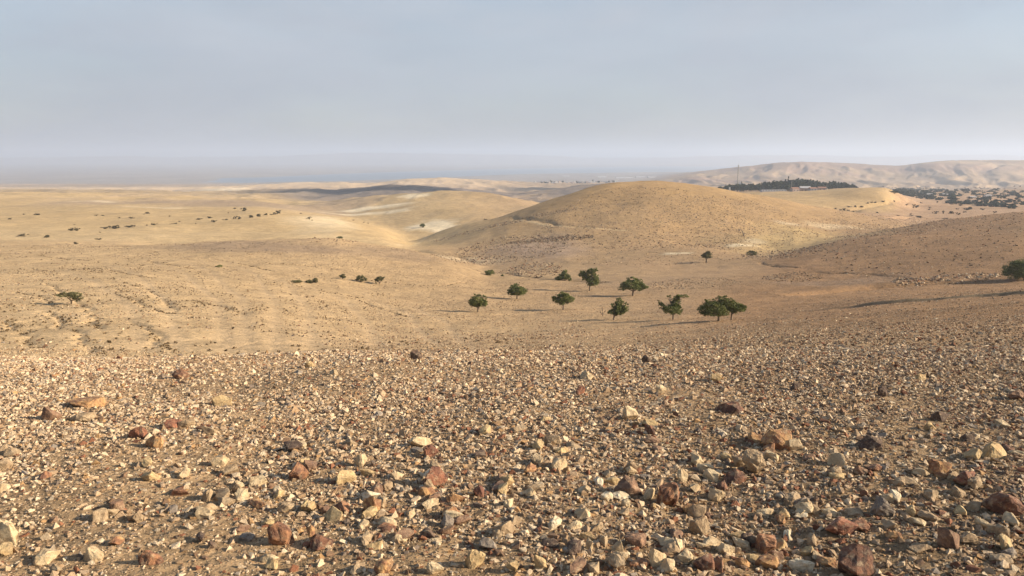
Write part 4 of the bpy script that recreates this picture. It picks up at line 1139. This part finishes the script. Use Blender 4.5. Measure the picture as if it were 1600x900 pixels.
house(on_land(1207, 905), 30, 7, 2.0, .5, M_WHITE, M_WROOF, "long low white building in front of the settlement wood", None, .04, name="long_building", cat="building")
G5 = "houses at the edge of the settlement wood"
house(on_land(1240, 915), 9, 7, 3.6, 1.6, M_PINK, M_ROOF, "pinkish house with a red tiled roof right of the long white building", G5, .2)
house(on_land(1256, 925), 12, 8, 4.2, 2.2, M_PINK, M_WROOF, "house with a bright white gabled roof among the dark trees", G5, -.1)
house(on_land(1268, 912), 8, 7, 3.2, 1.5, M_GREY, M_ROOF, "small grey house right of the white roofed one", G5, .1)
house(on_land(1282, 918), 9, 7, 3.2, 1.4, M_PINK, M_ROOF, "last small pinkish house at the right of the houses row", G5, -.15)
house(on_land(1136, 1015), 6, 6, 5.0, 1.2, M_WHITE, M_WROOF, "small white house at the wood's left end", G5, .1)
house(on_land(1158, 1000), 5, 5, 3.4, 1.0, M_GREY, M_WROOF, "pale hut at the foot of the tall mast", G5, 0)
G6 = "white houses inside the right grove"
for u, v, lb in ((1474,305,"left of two bright white cabins in the grove"),(1479.5,305,"right of two bright white cabins in the grove"),(1452,305,"low pale shed at the grove's left part"),(1519,311,"long pale roof at the grove's near edge"),(1543,310,"pale shed toward the right of the grove")):
    q = px_at(u, v)
    house(q[:3], 3.6 if v == 305 and u > 1460 else 8, 4, 3.4 if u > 1460 else 2.2, .8, M_WHITE, M_WROOF, lb, G6, .1, name="white_cabin", cat="cabin")

# lattice mast with guys
def lattice(bm, h, r):
    leg = [(r * math.cos(a), r * math.sin(a)) for a in (0.5, 2.6, 4.7)]
    def bar(p, q, t):
        p, q = Vector(p), Vector(q); d = (q - p).normalized(); u = d.cross(Vector((.2, .9, .3))).normalized() * t; v = d.cross(u).normalized() * t
        vs = [bm.verts.new(x) for x in (p+u, p+v, p-u, p-v, q+u, q+v, q-u, q-v)]
        for k in range(4): bm.faces.new((vs[k], vs[(k+1)%4], vs[4+(k+1)%4], vs[4+k]))
    n = 22
    for i in range(3):
        x, y = leg[i]; x2, y2 = leg[(i+1)%3]
        bar((x, y, -1), (x, y, h), .26)
        for k in range(n):
            bar((x, y, h*k/n), (x2, y2, h*(k+1)/n), .06)
mx, my, mz = on_land(1151, 1000)
ms = bpy.data.objects.new("radio_mast", None); C.objects.link(ms); ms.location = (mx, my, mz); tag(ms, "tall thin lattice mast rising from the settlement wood", "mast")
H = row_to_z(258, 1000) - mz
bmobj("mast_body", lambda bm: lattice(bm, H, .55), M_STEEL, ms)
def rod(bm, p, q, t):
    p, q = Vector(p), Vector(q); d = (q - p).normalized(); u = d.cross(Vector((.2, .9, .3))).normalized() * t; v = d.cross(u).normalized() * t
    vs = [bm.verts.new(x) for x in (p+u, p+v, p-u, p-v, q+u, q+v, q-u, q-v)]
    for k in range(4): bm.faces.new((vs[k], vs[(k+1)%4], vs[4+(k+1)%4], vs[4+k]))
bmobj("antenna", lambda bm: rod(bm, (0, 0, H - .5), (0, 0, H + 3), .08), M_STEEL, ms)
for a in (.2, 2.3, 4.4):
    bmobj("guy_wire", lambda bm, a=a: rod(bm, (0, 0, H * .8), (12 * math.cos(a), 12 * math.sin(a), -.5), .025), M_STEEL, ms)
for u, Y, v, lb in ((1235,925,280,"thin light pole beside the pinkish house"),(1290,930,285,"thin light pole at the right of the houses")):
    x, y, z = on_land(u, Y); r_ = bpy.data.objects.new("light_pole", None); C.objects.link(r_); r_.location = (x, y, z); tag(r_, lb, "pole")
    h = row_to_z(v, Y) - z
    bmobj("post", lambda bm: rod(bm, (0, 0, -.5), (0, 0, h), .16), M_STEEL, r_)
    bmobj("lamp_head", lambda bm: box(bm, -.9, .9, -.2, .2, h + .003, h + .3), M_STEEL, r_)

# far village: white and grey houses
G7 = "houses of the far village"
protos = [house((0, 0, 0), 11, 9, 6.0, 2.0, M_WHITE, M_WROOF, "x", G7, flat=True, storeys=2), house((0, 0, 0), 10, 8, 3.4, 2.2, M_WHITE, M_ROOF, "x", G7),
          house((0, 0, 0), 13, 9, 6.2, 2.0, M_GREY, M_WROOF, "x", G7, flat=True, storeys=2), house((0, 0, 0), 9, 8, 3.4, 2.4, M_PINK, M_WROOF, "x", G7)]
used = [0] * 4; r2 = random.Random(21)
pts = [(r2.uniform(892, 962), r2.uniform(2620, 2990)) for _ in range(58)] + [(r2.uniform(834, 872), r2.uniform(2560, 2900)) for _ in range(14)] + [(r2.uniform(872, 892), r2.uniform(2700, 2950)) for _ in range(4)]
for u, Y in pts:
    k = r2.choices(range(4), (.4, .15, .3, .15))[0]
    o = protos[k] if not used[k] else copy_tree(protos[k]); used[k] = 1
    o.location = on_land(u, Y); o.rotation_euler.z = r2.uniform(-.5, .5); s = r2.uniform(.5, .85); o.scale = (s, s, s)
    part = "left half of the far village" if 892 <= u < 926 else "right half of the far village by the mound" if u >= 926 else "small left outlier of the village" if u < 872 else "gap left of the main village"
    o["label"] = ("white flat roofed", "white gabled", "grey flat roofed", "pinkish gabled")[k] + " house in the " + part
for k, (u, Y) in enumerate([(852,2600),(855,2610),(861,2620),(846,2640),(901,2600),(914,2610),(935,2620),(951,2640),(957,2630),(879,2700),(925,2800),(906,2850)]):
    put_tall(u, Y, r2.uniform(6, 10), 1.3, TALL, "dark tree among the outlying houses on the left of the far village" if u < 880 else "dark tree among the main cluster of far village houses", "trees of the far village", "village_tree")
# greenhouses on the plain by the lake
def tunnel(bm, w, d, h):
    n = 8; prev = None
    for k in range(n + 1):
        a = math.pi * k / n
        p = (bm.verts.new((-w/2, -d/2 * math.cos(a), h * math.sin(a))), bm.verts.new((w/2, -d/2 * math.cos(a), h * math.sin(a))))
        if prev: bm.faces.new((prev[0], prev[1], p[1], p[0]))
        prev = p
    box(bm, -w/2 - .2, -w/2 + .1, -d/2 * .9, d/2 * .9, -3, h * .5); box(bm, w/2 - .1, w/2 + .2, -d/2 * .9, d/2 * .9, -3, h * .5)
for u, v, wpx, lb in ((975,278,26,"widest white greenhouse on the far plain right of the village"),(1000,277,14,"white greenhouse at the mound's top, right of the widest one"),(940,276.5,14,"white greenhouse above the village's right houses"),(885,275.5,10,"small white greenhouse near the lake shore"),(1018,277.5,12,"last white greenhouse before the far hills")):
    q = pix(u, v)
    if q is None: continue
    x, y = q; o = bpy.data.objects.new("greenhouse", None); C.objects.link(o); o.location = (x, y, zat(x, y)); o.rotation_euler = (0, 0, .03)
    tag(o, lb, "greenhouse", "greenhouses on the far plain")
    bmobj("cover", lambda bm: tunnel(bm, wpx * y / F, 40, 7), M_WROOF, o)

# clouds out of view to the right, whose shadows lie on the far hills
def cloud_at(u, v, wx, wy, seed, H=1500.0):
    q = pix(u, v)
    g = zat(*q)
    k = (H - g) / math.tan(R(SUN_EL))
    cx, cy = q[0] + k * math.cos(R(SUN_AZ)), q[1] + k * math.sin(R(SUN_AZ))
    bm = bmesh.new(); r_ = random.Random(seed)
    for _ in range(16):
        a = r_.uniform(0, 6.28); rr = math.sqrt(r_.random()) * .8
        s = r_.uniform(.22, .42)
        bmesh.ops.create_icosphere(bm, subdivisions=3, radius=1, matrix=Matrix.Translation((cx + rr * math.cos(a) * wx / 2, cy + rr * math.sin(a) * wy / 2, H + r_.uniform(-10, 10))) @ Matrix.Diagonal((wx * s, wy * s, 32, 1)))
    for v_ in bm.verts:
        n = mnoise.noise(v_.co / 90) * 30
        v_.co += Vector((n, n * .6, n * .4))
    return bm
allbm = bmesh.new()
tmp = bpy.data.meshes.new("clouds")
for args in ((565,294.5,120,110,2),(660,294.5,190,100,3),(868,295.5,190,150,4),(520,300,200,60,6)):
    b2 = cloud_at(*args); b2.to_mesh(tmp); b2.free(); allbm.from_mesh(tmp)
allbm.to_mesh(tmp); allbm.free()
M_CLOUD = plain_mat("cloud", (.85, .86, .88), 1.0)
tmp.materials.append(M_CLOUD)
for p in tmp.polygons: p.use_smooth = True
co = bpy.data.objects.new("clouds", tmp); C.objects.link(co); tag(co, "low grey white clouds drifting off over the right", "clouds", kind="structure")
